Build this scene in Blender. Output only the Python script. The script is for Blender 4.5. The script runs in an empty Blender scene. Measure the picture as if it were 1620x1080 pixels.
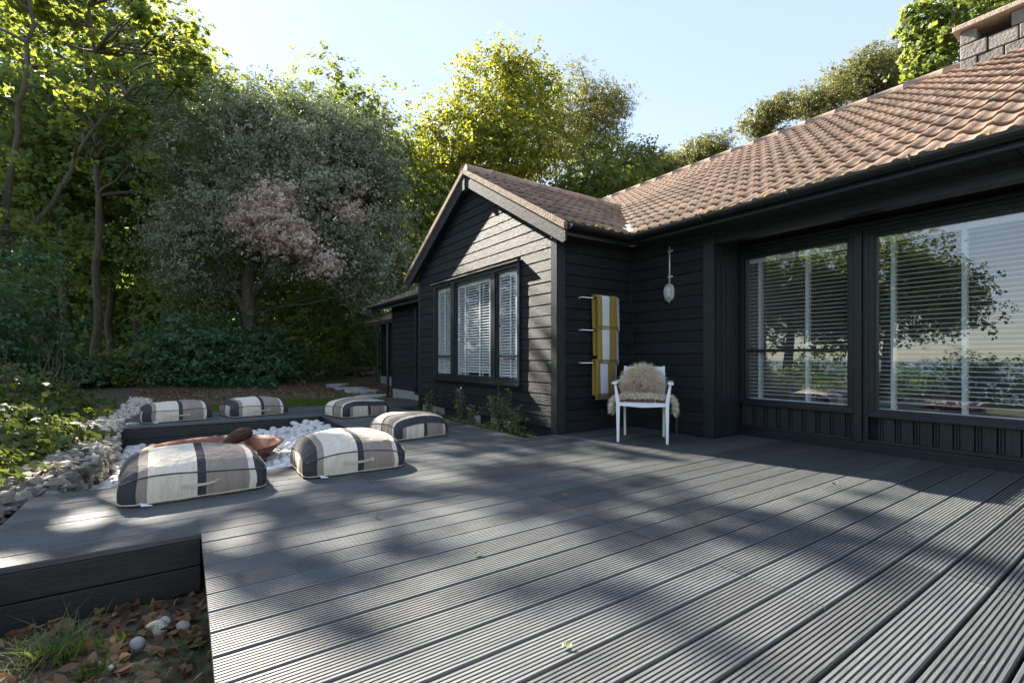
import bpy, math, random
import numpy as np
from mathutils import Vector, Matrix

random.seed(7)
RNG = np.random.default_rng(11)
scene = bpy.context.scene
COL = scene.collection
PI = math.pi

# ------------------------------------------------------------------ camera
CAM_H = 0.90
FPX, CX, CY = 751.0, 810.0, 565.0          # focal length and principal point in photo pixels
YAW = math.radians(55.4)
cam_d = bpy.data.cameras.new('camera')
cam_d.sensor_width = 36.0
cam_d.lens = FPX / 1620 * 36.0
cam_d.shift_y = (CY - 540) / 1620
cam_d.clip_start = 0.02
cam_d.clip_end = 3000
cam = bpy.data.objects.new('camera', cam_d)
cam.location = (0, 0, CAM_H)
cam.rotation_euler = (PI / 2, 0, YAW)
COL.objects.link(cam)
scene.camera = cam

# ------------------------------------------------------------------ light
LDIR = Vector((3.16, 0.68, -2.35)).normalized()      # direction the sunlight travels
SUN_EL = math.asin(-LDIR.z)
world = bpy.data.worlds.new('World')
scene.world = world
world.use_nodes = True
wn = world.node_tree
bg = wn.nodes['Background']
sky = wn.nodes.new('ShaderNodeTexSky')
sky.sky_type = 'NISHITA'
sky.sun_disc = False
sky.sun_elevation = SUN_EL
sky.sun_rotation = math.atan2(-LDIR.x, -LDIR.y)
sky.altitude = 20
sky.air_density = 1.0
sky.dust_density = 0.1
sky.ozone_density = 1.2
gam = wn.nodes.new('ShaderNodeGamma')
gam.inputs[1].default_value = 0.4
wn.links.new(sky.outputs[0], gam.inputs[0])
hsv = wn.nodes.new('ShaderNodeHueSaturation')
hsv.inputs['Saturation'].default_value = 1.3
hsv.inputs['Hue'].default_value = 0.512
wn.links.new(gam.outputs[0], hsv.inputs['Color'])
wn.links.new(hsv.outputs[0], bg.inputs[0])
bg.inputs[1].default_value = 0.14
sun_d = bpy.data.lights.new('sun', 'SUN')
sun_d.energy = 5.0
sun_d.angle = math.radians(0.55)
sun_d.color = (1.0, 0.91, 0.78)
sun = bpy.data.objects.new('sun', sun_d)
sun.rotation_euler = LDIR.to_track_quat('-Z', 'Y').to_euler()
sun.location = (-20, -5, 20)
COL.objects.link(sun)
vs = scene.view_settings
vs.view_transform = 'Standard'
vs.look = 'None'
vs.exposure = 2.4
vs.gamma = 1.0
vs.use_curve_mapping = False
scene.cycles.max_bounces = 8
scene.cycles.transparent_max_bounces = 16
scene.cycles.caustics_reflective = False
scene.cycles.caustics_refractive = False

# ------------------------------------------------------------------ helpers
FV = np.array([-math.sin(YAW), math.cos(YAW)])
RV = np.array([math.cos(YAW), math.sin(YAW)])


def at(u, v, t):
    """point seen at photo pixel (u, v) at depth t metres"""
    a = (u - CX) / FPX
    return np.array([t * (FV[0] + a * RV[0]), t * (FV[1] + a * RV[1]), CAM_H + t * (CY - v) / FPX])


def proj(x, y, z):
    d = x * FV[0] + y * FV[1]
    if d < 0.05:
        return None
    return CX + FPX * (x * RV[0] + y * RV[1]) / d, CY - FPX * (z - CAM_H) / d, d


class MB:
    def __init__(self):
        self.v = []
        self.f = []
        self.m = []

    def add(self, vs_, fs_, mi=0):
        o = len(self.v)
        self.v += [tuple(p) for p in vs_]
        for f in fs_:
            self.f.append(tuple(i + o for i in f))
            self.m.append(mi)
        return self

    def box(self, x0, x1, y0, y1, z0, z1, mi=0):
        v = [(x0, y0, z0), (x1, y0, z0), (x1, y1, z0), (x0, y1, z0), (x0, y0, z1), (x1, y0, z1), (x1, y1, z1), (x0, y1, z1)]
        f = [(0, 3, 2, 1), (4, 5, 6, 7), (0, 1, 5, 4), (1, 2, 6, 5), (2, 3, 7, 6), (3, 0, 4, 7)]
        return self.add(v, f, mi)

    def prism(self, poly, axis, a0, a1, mi=0):
        """poly: list of 2D points, extruded along axis ('x': (y,z), 'y': (x,z), 'z': (x,y))"""
        n = len(poly)
        mk = {'x': lambda p, a: (a, p[0], p[1]), 'y': lambda p, a: (p[0], a, p[1]), 'z': lambda p, a: (p[0], p[1], a)}[axis]
        v = [mk(p, a0) for p in poly] + [mk(p, a1) for p in poly]
        f = [tuple(range(n))[::-1], tuple(range(n, 2 * n))]
        for i in range(n):
            j = (i + 1) % n
            f.append((i, j, n + j, n + i))
        return self.add(v, f, mi)

    def tube(self, pts, rad, n=6, cap=True, mi=0):
        pts = [Vector(p) for p in pts]
        if not hasattr(rad, '__len__'):
            rad = [rad] * len(pts)
        v = []
        ref = None
        for i, p in enumerate(pts):
            d = (pts[min(i + 1, len(pts) - 1)] - pts[max(i - 1, 0)])
            if d.length < 1e-9:
                d = Vector((0, 0, 1))
            d.normalize()
            if ref is None:
                ref = Vector((1, 0, 0)) if abs(d.x) < 0.8 else Vector((0, 1, 0))
            a = (ref - d * ref.dot(d)).normalized()
            b = d.cross(a)
            ref = a
            for k in range(n):
                t = 2 * PI * k / n
                v.append(p + (a * math.cos(t) + b * math.sin(t)) * rad[i])
        f = []
        for i in range(len(pts) - 1):
            for k in range(n):
                k2 = (k + 1) % n
                f.append((i * n + k, i * n + k2, (i + 1) * n + k2, (i + 1) * n + k))
        if cap:
            f.append(tuple(range(n))[::-1])
            f.append(tuple(range((len(pts) - 1) * n, len(pts) * n)))
        return self.add(v, f, mi)

    def lathe(self, prof, n=24, c=(0, 0, 0), mi=0):
        v = []
        for r, z in prof:
            for k in range(n):
                t = 2 * PI * k / n
                v.append((c[0] + r * math.cos(t), c[1] + r * math.sin(t), c[2] + z))
        f = []
        for i in range(len(prof) - 1):
            for k in range(n):
                k2 = (k + 1) % n
                f.append((i * n + k, i * n + k2, (i + 1) * n + k2, (i + 1) * n + k))
        return self.add(v, f, mi)

    def mesh(self, name, mats, smooth=False):
        me = bpy.data.meshes.new(name)
        me.from_pydata(self.v, [], self.f)
        if not isinstance(mats, (list, tuple)):
            mats = [mats]
        for m in mats:
            me.materials.append(m)
        if len(mats) > 1:
            me.polygons.foreach_set('material_index', self.m)
        if smooth:
            me.polygons.foreach_set('use_smooth', [True] * len(me.polygons))
        me.update()
        return me

    def build(self, name, mats, parent=None, smooth=False, loc=None, bevel=0):
        o = link(name, self.mesh(name, mats, smooth), parent)
        if loc is not None:
            o.location = loc
        if bevel:
            b = o.modifiers.new('bevel', 'BEVEL')
            b.width = bevel
            b.segments = 2
            b.limit_method = 'ANGLE'
        return o


def link(name, data, parent=None, loc=None, scale=None, rotz=None):
    o = bpy.data.objects.new(name, data)
    COL.objects.link(o)
    if parent is not None:
        o.parent = parent
    if loc is not None:
        o.location = loc
    if scale is not None:
        o.scale = scale
    if rotz is not None:
        o.rotation_euler = (0, 0, rotz)
    return o


def tag(o, label=None, cat=None, group=None, kind=None):
    if label:
        o['label'] = label
    if cat:
        o['category'] = cat
    if group:
        o['group'] = group
    if kind:
        o['kind'] = kind
    return o


def thing(name, label, cat, loc=(0, 0, 0), rotz=0, group=None):
    o = bpy.data.objects.new(name, None)
    o.empty_display_size = 0.1
    COL.objects.link(o)
    o.location = loc
    o.rotation_euler = (0, 0, rotz)
    return tag(o, label, cat, group)


def copy_tree(o, parent=None):
    c = o.copy()
    COL.objects.link(c)
    c.parent = parent
    for ch in list(o.children):
        copy_tree(ch, c)
    return c


def np_mesh(name, verts, quads, mats, smooth=False, attrs=None):
    """fast mesh from numpy arrays (n,3) and (m,k)"""
    me = bpy.data.meshes.new(name)
    nv, nf, k = len(verts), len(quads), quads.shape[1]
    me.vertices.add(nv)
    me.vertices.foreach_set('co', np.ascontiguousarray(verts, dtype=np.float32).ravel())
    me.loops.add(nf * k)
    me.loops.foreach_set('vertex_index', np.ascontiguousarray(quads, dtype=np.int32).ravel())
    me.polygons.add(nf)
    me.polygons.foreach_set('loop_start', np.arange(0, nf * k, k, dtype=np.int32))
    if smooth:
        me.polygons.foreach_set('use_smooth', np.ones(nf, dtype=bool))
    if not isinstance(mats, (list, tuple)):
        mats = [mats]
    for m in mats:
        me.materials.append(m)
    if attrs:
        for an, arr in attrs.items():
            a = me.attributes.new(an, 'FLOAT', 'FACE')
            a.data.foreach_set('value', np.ascontiguousarray(arr, dtype=np.float32))
    me.update(calc_edges=True)
    return me


# ------------------------------------------------------------------ materials
def mat(name):
    m = bpy.data.materials.new(name)
    m.use_nodes = True
    nt = m.node_tree
    return m, nt, nt.nodes['Principled BSDF']


def N(nt, typ, **kw):
    n = nt.nodes.new(typ)
    for k, v in kw.items():
        setattr(n, k, v)
    return n


def ramp(nt, stops, interp='LINEAR'):
    r = N(nt, 'ShaderNodeValToRGB')
    cr = r.color_ramp
    cr.interpolation = interp
    while len(cr.elements) > 1:
        cr.elements.remove(cr.elements[-1])
    cr.elements[0].position = stops[0][0]
    cr.elements[0].color = (*stops[0][1], 1)
    for p, c in stops[1:]:
        e = cr.elements.new(p)
        e.color = (*c, 1)
    return r


def noisy(name, c0, c1, scale=8.0, rough=0.7, bump=0.0, bscale=None, stretch=(1, 1, 1), coords='Object', rnd=0.0, detail=6, spec=0.5, mid=0.5, width=0.25, metal=0.0, rough2=None):
    """two-tone noise material; rnd adds per-object brightness variation"""
    m, nt, p = mat(name)
    L = nt.links.new
    if coords == 'World':
        src = N(nt, 'ShaderNodeNewGeometry').outputs['Position']
    else:
        src = N(nt, 'ShaderNodeTexCoord').outputs['Object']
    oi = N(nt, 'ShaderNodeObjectInfo')
    mp = N(nt, 'ShaderNodeMapping')
    mp.inputs['Scale'].default_value = stretch
    L(src, mp.inputs['Vector'])
    if coords != 'World':
        ad = N(nt, 'ShaderNodeVectorMath', operation='ADD')
        sc = N(nt, 'ShaderNodeVectorMath', operation='SCALE')
        cb = N(nt, 'ShaderNodeCombineXYZ')
        for i in range(3):
            L(oi.outputs['Random'], cb.inputs[i])
        L(cb.outputs[0], sc.inputs[0])
        sc.inputs['Scale'].default_value = 57.0
        L(mp.outputs[0], ad.inputs[0])
        L(sc.outputs[0], ad.inputs[1])
        vec = ad.outputs[0]
    else:
        vec = mp.outputs[0]
    no = N(nt, 'ShaderNodeTexNoise')
    no.inputs['Scale'].default_value = scale
    no.inputs['Detail'].default_value = detail
    no.inputs['Roughness'].default_value = 0.62
    L(vec, no.inputs['Vector'])
    r = ramp(nt, [(mid - width, c0), (mid + width, c1)])
    L(no.outputs['Fac'], r.inputs[0])
    col = r.outputs[0]
    if rnd:
        mr = N(nt, 'ShaderNodeMapRange')
        mr.inputs['To Min'].default_value = 1 - rnd
        mr.inputs['To Max'].default_value = 1 + rnd
        L(oi.outputs['Random'], mr.inputs['Value'])
        mx = N(nt, 'ShaderNodeVectorMath', operation='SCALE')
        L(col, mx.inputs[0])
        L(mr.outputs[0], mx.inputs['Scale'])
        col = mx.outputs[0]
    L(col, p.inputs['Base Color'])
    p.inputs['Roughness'].default_value = rough
    if rough2 is not None:
        mr2 = N(nt, 'ShaderNodeMapRange')
        mr2.inputs['To Min'].default_value = rough
        mr2.inputs['To Max'].default_value = rough2
        L(no.outputs['Fac'], mr2.inputs['Value'])
        L(mr2.outputs[0], p.inputs['Roughness'])
    p.inputs['Specular IOR Level'].default_value = spec
    p.inputs['Metallic'].default_value = metal
    if bump:
        n2 = N(nt, 'ShaderNodeTexNoise')
        n2.inputs['Scale'].default_value = bscale or scale * 3
        n2.inputs['Detail'].default_value = 5
        L(vec, n2.inputs['Vector'])
        b = N(nt, 'ShaderNodeBump')
        b.inputs['Strength'].default_value = bump
        b.inputs['Distance'].default_value = 0.02
        L(n2.outputs['Fac'], b.inputs['Height'])
        L(b.outputs[0], p.inputs['Normal'])
    return m


def leaf_mat(name, dark, light, trans, tfac=0.45, rough=0.5):
    m, nt, p = mat(name)
    L = nt.links.new
    at_ = N(nt, 'ShaderNodeAttribute', attribute_name='tint')
    r = ramp(nt, [(0.0, dark), (1.0, light)])
    L(at_.outputs['Fac'], r.inputs[0])
    L(r.outputs[0], p.inputs['Base Color'])
    p.inputs['Roughness'].default_value = rough
    p.inputs['Specular IOR Level'].default_value = 0.35
    tr = N(nt, 'ShaderNodeBsdfTranslucent')
    r2 = ramp(nt, [(0.0, tuple(c * 0.6 for c in trans)), (1.0, trans)])
    L(at_.outputs['Fac'], r2.inputs[0])
    L(r2.outputs[0], tr.inputs['Color'])
    mx = N(nt, 'ShaderNodeMixShader')
    mx.inputs[0].default_value = tfac
    L(p.outputs[0], mx.inputs[1])
    L(tr.outputs[0], mx.inputs[2])
    L(mx.outputs[0], nt.nodes['Material Output'].inputs['Surface'])
    return m


M = {}
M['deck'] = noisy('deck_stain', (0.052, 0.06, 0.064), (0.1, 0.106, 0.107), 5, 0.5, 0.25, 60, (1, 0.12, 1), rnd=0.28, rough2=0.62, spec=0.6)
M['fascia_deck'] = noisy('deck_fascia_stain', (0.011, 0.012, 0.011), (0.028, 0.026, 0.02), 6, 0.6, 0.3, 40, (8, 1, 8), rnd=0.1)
M['black'] = noisy('black_timber_stain', (0.005, 0.0075, 0.009), (0.014, 0.0185, 0.021), 7, 0.56, 0.75, 26, (0.9, 6, 7), rnd=0.3, rough2=0.7, spec=0.4)
M['blackv'] = noisy('black_timber_upright', (0.006, 0.009, 0.011), (0.014, 0.02, 0.024), 7, 0.48, 0.4, 26, (7, 7, 0.8), rnd=0.2)
M['frame'] = noisy('black_gloss_paint', (0.006, 0.009, 0.012), (0.013, 0.018, 0.022), 5, 0.36, 0.12, 40, (1, 1, 1))
M['barge'] = noisy('weathered_barge_paint', (0.018, 0.021, 0.025), (0.05, 0.056, 0.062), 10, 0.75, 0.4, 40, (0.6, 3, 3), spec=0.25)
M['plastic'] = noisy('black_pvc', (0.006, 0.008, 0.01), (0.016, 0.017, 0.018), 6, 0.38, 0.1, 40)
M['tile'] = noisy('clay_roof_tile', (0.15, 0.098, 0.066), (0.285, 0.198, 0.145), 9, 0.85, 0.35, 90, rnd=0.3)
M['ridge'] = noisy('ridge_tile_clay', (0.24, 0.165, 0.125), (0.36, 0.27, 0.21), 9, 0.9, 0.4, 60, rnd=0.15)
M['verge'] = noisy('verge_mortar', (0.16, 0.12, 0.085), (0.36, 0.28, 0.21), 14, 0.95, 0.8, 50)
M['slab'] = noisy('roof_underlay', (0.1, 0.07, 0.05), (0.16, 0.11, 0.09), 6, 0.9)
M['lead'] = noisy('valley_lead', (0.35, 0.38, 0.4), (0.6, 0.62, 0.63), 20, 0.6, 0.4, 40)
M['moss'] = noisy('eave_moss', (0.22, 0.11, 0.02), (0.5, 0.36, 0.05), 30, 0.95, 0.5, 80)
M['stone_block'] = noisy('chimney_stone', (0.12, 0.115, 0.105), (0.26, 0.24, 0.22), 9, 0.9, 0.7, 40, rnd=0.2)
M['cap'] = noisy('chimney_cap_concrete', (0.28, 0.22, 0.18), (0.42, 0.35, 0.29), 20, 0.9, 0.8, 60)
M['mortar'] = noisy('mortar', (0.2, 0.19, 0.17), (0.32, 0.3, 0.27), 20, 0.95, 0.5, 60)
M['white'] = noisy('white_paint', (0.68, 0.7, 0.72), (0.8, 0.81, 0.82), 4, 0.4, 0.05, 30)
M['slat'] = noisy('white_blind_slat', (0.8, 0.82, 0.84), (0.85, 0.86, 0.87), 4, 0.42)
M['tape'] = noisy('blind_tape', (0.7, 0.74, 0.76), (0.8, 0.82, 0.83), 30, 0.8)
M['room'] = noisy('room_plaster', (0.4, 0.4, 0.39), (0.46, 0.46, 0.45), 2, 0.9)
M['roomfloor'] = noisy('room_floor', (0.16, 0.12, 0.09), (0.24, 0.18, 0.13), 4, 0.5, 0.1, 30, (1, 8, 1))
M['steel'] = noisy('brushed_steel', (0.55, 0.55, 0.55), (0.7, 0.7, 0.7), 10, 0.25, metal=1.0)
M['galv'] = noisy('galvanised_conduit', (0.6, 0.62, 0.63), (0.75, 0.76, 0.77), 10, 0.4, metal=0.4)
M['rust'] = noisy('rusted_steel', (0.13, 0.042, 0.02), (0.36, 0.125, 0.058), 7, 0.55, 0.3, 60, rough2=0.4, metal=0.25)
M['char'] = noisy('charred_log', (0.02, 0.012, 0.008), (0.13, 0.075, 0.045), 12, 0.95, 1.0, 20, (1, 1, 3))
M['pebble'] = noisy('white_pebble', (0.64, 0.61, 0.57), (0.84, 0.81, 0.76), 6, 0.7, 0.15, 40, rnd=0.14)
M['flint'] = noisy('wall_flint', (0.24, 0.205, 0.155), (0.66, 0.59, 0.49), 14, 0.9, 0.9, 40, rnd=0.35)
M['core'] = noisy('wall_core_mortar', (0.1, 0.09, 0.07), (0.26, 0.22, 0.17), 14, 0.95, 0.8, 40)
M['soil'] = noisy('bed_soil', (0.03, 0.022, 0.015), (0.1, 0.075, 0.05), 12, 0.95, 1.0, 50)
M['plinth'] = noisy('plinth_render', (0.24, 0.22, 0.19), (0.42, 0.38, 0.32), 8, 0.95, 0.6, 40, rnd=0.15)
M['bark'] = noisy('tree_bark', (0.045, 0.035, 0.026), (0.14, 0.115, 0.085), 5, 0.95, 1.0, 14, (3, 3, 0.6))
M['barkpale'] = noisy('pale_bark', (0.1, 0.085, 0.065), (0.24, 0.2, 0.155), 5, 0.95, 1.0, 14, (3, 3, 0.6))
M['log'] = noisy('cut_log', (0.07, 0.05, 0.035), (0.22, 0.16, 0.11), 6, 0.9, 0.8, 20, rnd=0.3)
M['flag'] = noisy('path_flagstone', (0.3, 0.3, 0.29), (0.48, 0.47, 0.45), 7, 0.85, 0.4, 40, rnd=0.12)
M['concrete'] = noisy('concrete', (0.24, 0.25, 0.24), (0.4, 0.4, 0.38), 6, 0.9, 0.3, 50)
M['timber'] = noisy('yellow_timber', (0.2, 0.11, 0.035), (0.38, 0.23, 0.08), 6, 0.8, 0.3, 30, (6, 1, 6))
M['handle'] = noisy('cotton_webbing', (0.55, 0.48, 0.36), (0.68, 0.6, 0.46), 40, 0.9)
M['label'] = noisy('care_label', (0.7, 0.71, 0.75), (0.8, 0.8, 0.82), 20, 0.7)
M['piping'] = noisy('cushion_seam', (0.05, 0.052, 0.055), (0.09, 0.09, 0.09), 40, 0.9)
M['hem'] = noisy('cushion_hem', (0.5, 0.42, 0.3), (0.65, 0.57, 0.44), 40, 0.9)
M['chairwhite'] = noisy('white_powder_coat', (0.74, 0.77, 0.8), (0.82, 0.84, 0.86), 5, 0.4)
M['furcream'] = noisy('cream_sheepskin', (0.5, 0.42, 0.3), (0.72, 0.64, 0.5), 12, 0.9)
M['redtable'] = noisy('red_table_paint', (0.35, 0.03, 0.03), (0.45, 0.05, 0.04), 6, 0.4)
M['sofa'] = noisy('grey_sofa_fabric', (0.2, 0.21, 0.22), (0.3, 0.31, 0.32), 20, 0.9, 0.2, 90)
M['lampmetal'] = noisy('lamp_cage_metal', (0.5, 0.52, 0.5), (0.66, 0.66, 0.62), 10, 0.4, metal=0.3)
M['deadleaf'] = leaf_mat('dead_leaf', (0.1, 0.05, 0.025), (0.36, 0.2, 0.1), (0.36, 0.18, 0.07), 0.25, 0.7)
M['syc'] = leaf_mat('sycamore_leaf', (0.05, 0.1, 0.024), (0.17, 0.215, 0.05), (0.44, 0.5, 0.07), 0.46)
M['sycdark'] = leaf_mat('woodland_leaf', (0.045, 0.095, 0.035), (0.13, 0.185, 0.055), (0.42, 0.54, 0.09), 0.46)
M['holm'] = leaf_mat('holm_oak_leaf', (0.12, 0.165, 0.11), (0.38, 0.41, 0.3), (0.32, 0.38, 0.16), 0.3, 0.55)
M['pinkdead'] = leaf_mat('withered_pink_leaf', (0.46, 0.36, 0.3), (0.8, 0.68, 0.6), (0.62, 0.45, 0.36), 0.35, 0.8)
M['beech'] = leaf_mat('yellowing_beech_leaf', (0.085, 0.125, 0.015), (0.27, 0.27, 0.03), (0.55, 0.56, 0.04), 0.42)
M['olive'] = leaf_mat('olive_brown_leaf', (0.06, 0.08, 0.028), (0.17, 0.17, 0.06), (0.36, 0.36, 0.08), 0.35)
M['green'] = leaf_mat('fresh_green_leaf', (0.045, 0.085, 0.02), (0.14, 0.18, 0.045), (0.42, 0.5, 0.07), 0.4)
M['laurel'] = leaf_mat('dark_laurel_leaf', (0.034, 0.088, 0.05), (0.11, 0.19, 0.095), (0.24, 0.4, 0.08), 0.34, 0.4)
M['ivy'] = leaf_mat('ivy_leaf', (0.03, 0.1, 0.05), (0.08, 0.19, 0.09), (0.15, 0.34, 0.08), 0.3, 0.4)
M['bramble'] = leaf_mat('bramble_leaf', (0.032, 0.065, 0.018), (0.12, 0.15, 0.04), (0.3, 0.36, 0.06), 0.36)
M['grass'] = leaf_mat('grass_blade', (0.04, 0.09, 0.012), (0.12, 0.19, 0.03), (0.3, 0.42, 0.05), 0.4)
M['paletuft'] = leaf_mat('pale_grass_blade', (0.1, 0.13, 0.06), (0.24, 0.27, 0.14), (0.3, 0.36, 0.14), 0.35)
M['bloom'] = leaf_mat('violet_flower', (0.12, 0.1, 0.28), (0.28, 0.24, 0.5), (0.3, 0.25, 0.5), 0.3)
M['fur'] = leaf_mat('long_sheepskin_wool', (0.52, 0.38, 0.24), (0.9, 0.82, 0.68), (0.8, 0.68, 0.5), 0.25, 0.8)
M['woolpale'] = leaf_mat('pale_sheepskin_wool', (0.66, 0.57, 0.44), (0.9, 0.85, 0.74), (0.7, 0.6, 0.44), 0.2, 0.8)


def add_spots(m, color, scale, lo, hi, stretch=(1, 1, 1), amount=1.0):
    """patches of another tone (lichen, scuffs, fading) laid over a material in world space"""
    nt = m.node_tree
    p = nt.nodes['Principled BSDF']
    src = p.inputs['Base Color'].links[0].from_socket
    g_ = N(nt, 'ShaderNodeNewGeometry')
    mp = N(nt, 'ShaderNodeMapping')
    mp.inputs['Scale'].default_value = stretch
    nt.links.new(g_.outputs['Position'], mp.inputs['Vector'])
    no = N(nt, 'ShaderNodeTexNoise')
    no.inputs['Scale'].default_value = scale
    no.inputs['Detail'].default_value = 7
    no.inputs['Roughness'].default_value = 0.7
    nt.links.new(mp.outputs[0], no.inputs['Vector'])
    mr = N(nt, 'ShaderNodeMapRange')
    mr.inputs['From Min'].default_value = lo
    mr.inputs['From Max'].default_value = hi
    mr.inputs['To Max'].default_value = amount
    nt.links.new(no.outputs['Fac'], mr.inputs['Value'])
    mx = N(nt, 'ShaderNodeMix', data_type='RGBA')
    nt.links.new(mr.outputs[0], mx.inputs['Factor'])
    nt.links.new(src, mx.inputs['A'])
    mx.inputs['B'].default_value = (*color, 1)
    nt.links.new(mx.outputs['Result'], p.inputs['Base Color'])


add_spots(M['tile'], (0.44, 0.36, 0.29), 16, 0.58, 0.68, amount=0.7)
add_spots(M['tile'], (0.1, 0.065, 0.045), 2.2, 0.52, 0.75, amount=0.6)
add_spots(M['tile'], (0.42, 0.25, 0.05), 23, 0.66, 0.7, amount=0.8)
add_spots(M['ridge'], (0.5, 0.46, 0.38), 14, 0.52, 0.65, amount=0.7)
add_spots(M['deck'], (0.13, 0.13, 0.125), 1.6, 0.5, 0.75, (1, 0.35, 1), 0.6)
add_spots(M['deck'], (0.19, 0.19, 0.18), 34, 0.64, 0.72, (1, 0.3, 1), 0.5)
add_spots(M['black'], (0.05, 0.055, 0.058), 5, 0.55, 0.72, (0.5, 0.5, 5), 0.55)
add_spots(M['black'], (0.09, 0.08, 0.07), 60, 0.68, 0.73, (1, 1, 1), 0.6)
add_spots(M['barge'], (0.12, 0.12, 0.115), 8, 0.55, 0.7, amount=0.6)
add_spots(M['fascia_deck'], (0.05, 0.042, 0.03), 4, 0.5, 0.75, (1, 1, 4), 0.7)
add_spots(M['pebble'], (0.42, 0.42, 0.43), 9, 0.55, 0.75, amount=0.5)


def glass_mat(name, f0, tint):
    m, nt, p = mat(name)
    L = nt.links.new
    nt.nodes.remove(p)
    lw = N(nt, 'ShaderNodeLayerWeight')
    lw.inputs['Blend'].default_value = 0.5
    pw = N(nt, 'ShaderNodeMath', operation='POWER')
    pw.inputs[1].default_value = 4.0
    L(lw.outputs['Facing'], pw.inputs[0])
    fr = N(nt, 'ShaderNodeMapRange')
    fr.inputs['To Min'].default_value = f0
    fr.inputs['To Max'].default_value = 1.0
    L(pw.outputs[0], fr.inputs['Value'])
    tr = N(nt, 'ShaderNodeBsdfTransparent')
    tr.inputs['Color'].default_value = (*tint, 1)
    gl = N(nt, 'ShaderNodeBsdfGlossy')
    gl.inputs['Roughness'].default_value = 0.0
    gl.inputs['Color'].default_value = (0.95, 0.97, 1, 1)
    mx = N(nt, 'ShaderNodeMixShader')
    L(fr.outputs[0], mx.inputs[0])
    L(tr.outputs[0], mx.inputs[1])
    L(gl.outputs[0], mx.inputs[2])
    L(mx.outputs[0], nt.nodes['Material Output'].inputs['Surface'])
    return m


M['glass'] = glass_mat('coated_window_glass', 0.2, (0.86, 0.9, 0.9))
M['glass2'] = glass_mat('plain_window_glass', 0.06, (0.93, 0.95, 0.95))


def stripe_mat():
    m, nt, p = mat('striped_canvas')
    L = nt.links.new
    uv = N(nt, 'ShaderNodeUVMap')
    sp = N(nt, 'ShaderNodeSeparateXYZ')
    L(uv.outputs[0], sp.inputs[0])
    ch, ta, cr_ = (0.055, 0.058, 0.062), (0.34, 0.28, 0.23), (0.78, 0.69, 0.55)
    r = ramp(nt, [(0, ch), (0.11, ta), (0.175, cr_), (0.49, ch), (0.55, ta), (0.855, cr_), (0.905, ch)], 'CONSTANT')
    L(sp.outputs[0], r.inputs[0])
    tc = N(nt, 'ShaderNodeTexCoord')
    wv = N(nt, 'ShaderNodeTexNoise')
    wv.inputs['Scale'].default_value = 220
    wv.inputs['Detail'].default_value = 2
    L(tc.outputs['Object'], wv.inputs['Vector'])
    big = N(nt, 'ShaderNodeTexNoise')
    big.inputs['Scale'].default_value = 9
    big.inputs['Detail'].default_value = 4
    L(tc.outputs['Object'], big.inputs['Vector'])
    mr = N(nt, 'ShaderNodeMapRange')
    mr.inputs['To Min'].default_value = 0.8
    mr.inputs['To Max'].default_value = 1.15
    L(wv.outputs['Fac'], mr.inputs['Value'])
    mr2 = N(nt, 'ShaderNodeMapRange')
    mr2.inputs['To Min'].default_value = 0.85
    mr2.inputs['To Max'].default_value = 1.12
    L(big.outputs['Fac'], mr2.inputs['Value'])
    mu = N(nt, 'ShaderNodeMath', operation='MULTIPLY')
    L(mr.outputs[0], mu.inputs[0])
    L(mr2.outputs[0], mu.inputs[1])
    sc = N(nt, 'ShaderNodeVectorMath', operation='SCALE')
    L(r.outputs[0], sc.inputs[0])
    L(mu.outputs[0], sc.inputs['Scale'])
    L(sc.outputs[0], p.inputs['Base Color'])
    p.inputs['Roughness'].default_value = 0.9
    p.inputs['Specular IOR Level'].default_value = 0.2
    mp = N(nt, 'ShaderNodeMapping')
    mp.inputs['Scale'].default_value = (14, 14, 2.5)
    L(tc.outputs['Object'], mp.inputs['Vector'])
    wr = N(nt, 'ShaderNodeTexNoise')
    wr.inputs['Scale'].default_value = 1.2
    wr.inputs['Detail'].default_value = 3
    L(mp.outputs[0], wr.inputs['Vector'])
    b = N(nt, 'ShaderNodeBump')
    b.inputs['Strength'].default_value = 0.8
    b.inputs['Distance'].default_value = 0.035
    L(wr.outputs['Fac'], b.inputs['Height'])
    b2 = N(nt, 'ShaderNodeBump')
    b2.inputs['Strength'].default_value = 0.3
    b2.inputs['Distance'].default_value = 0.003
    L(wv.outputs['Fac'], b2.inputs['Height'])
    L(b.outputs[0], b2.inputs['Normal'])
    L(b2.outputs[0], p.inputs['Normal'])
    return m


M['stripe'] = stripe_mat()


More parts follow.
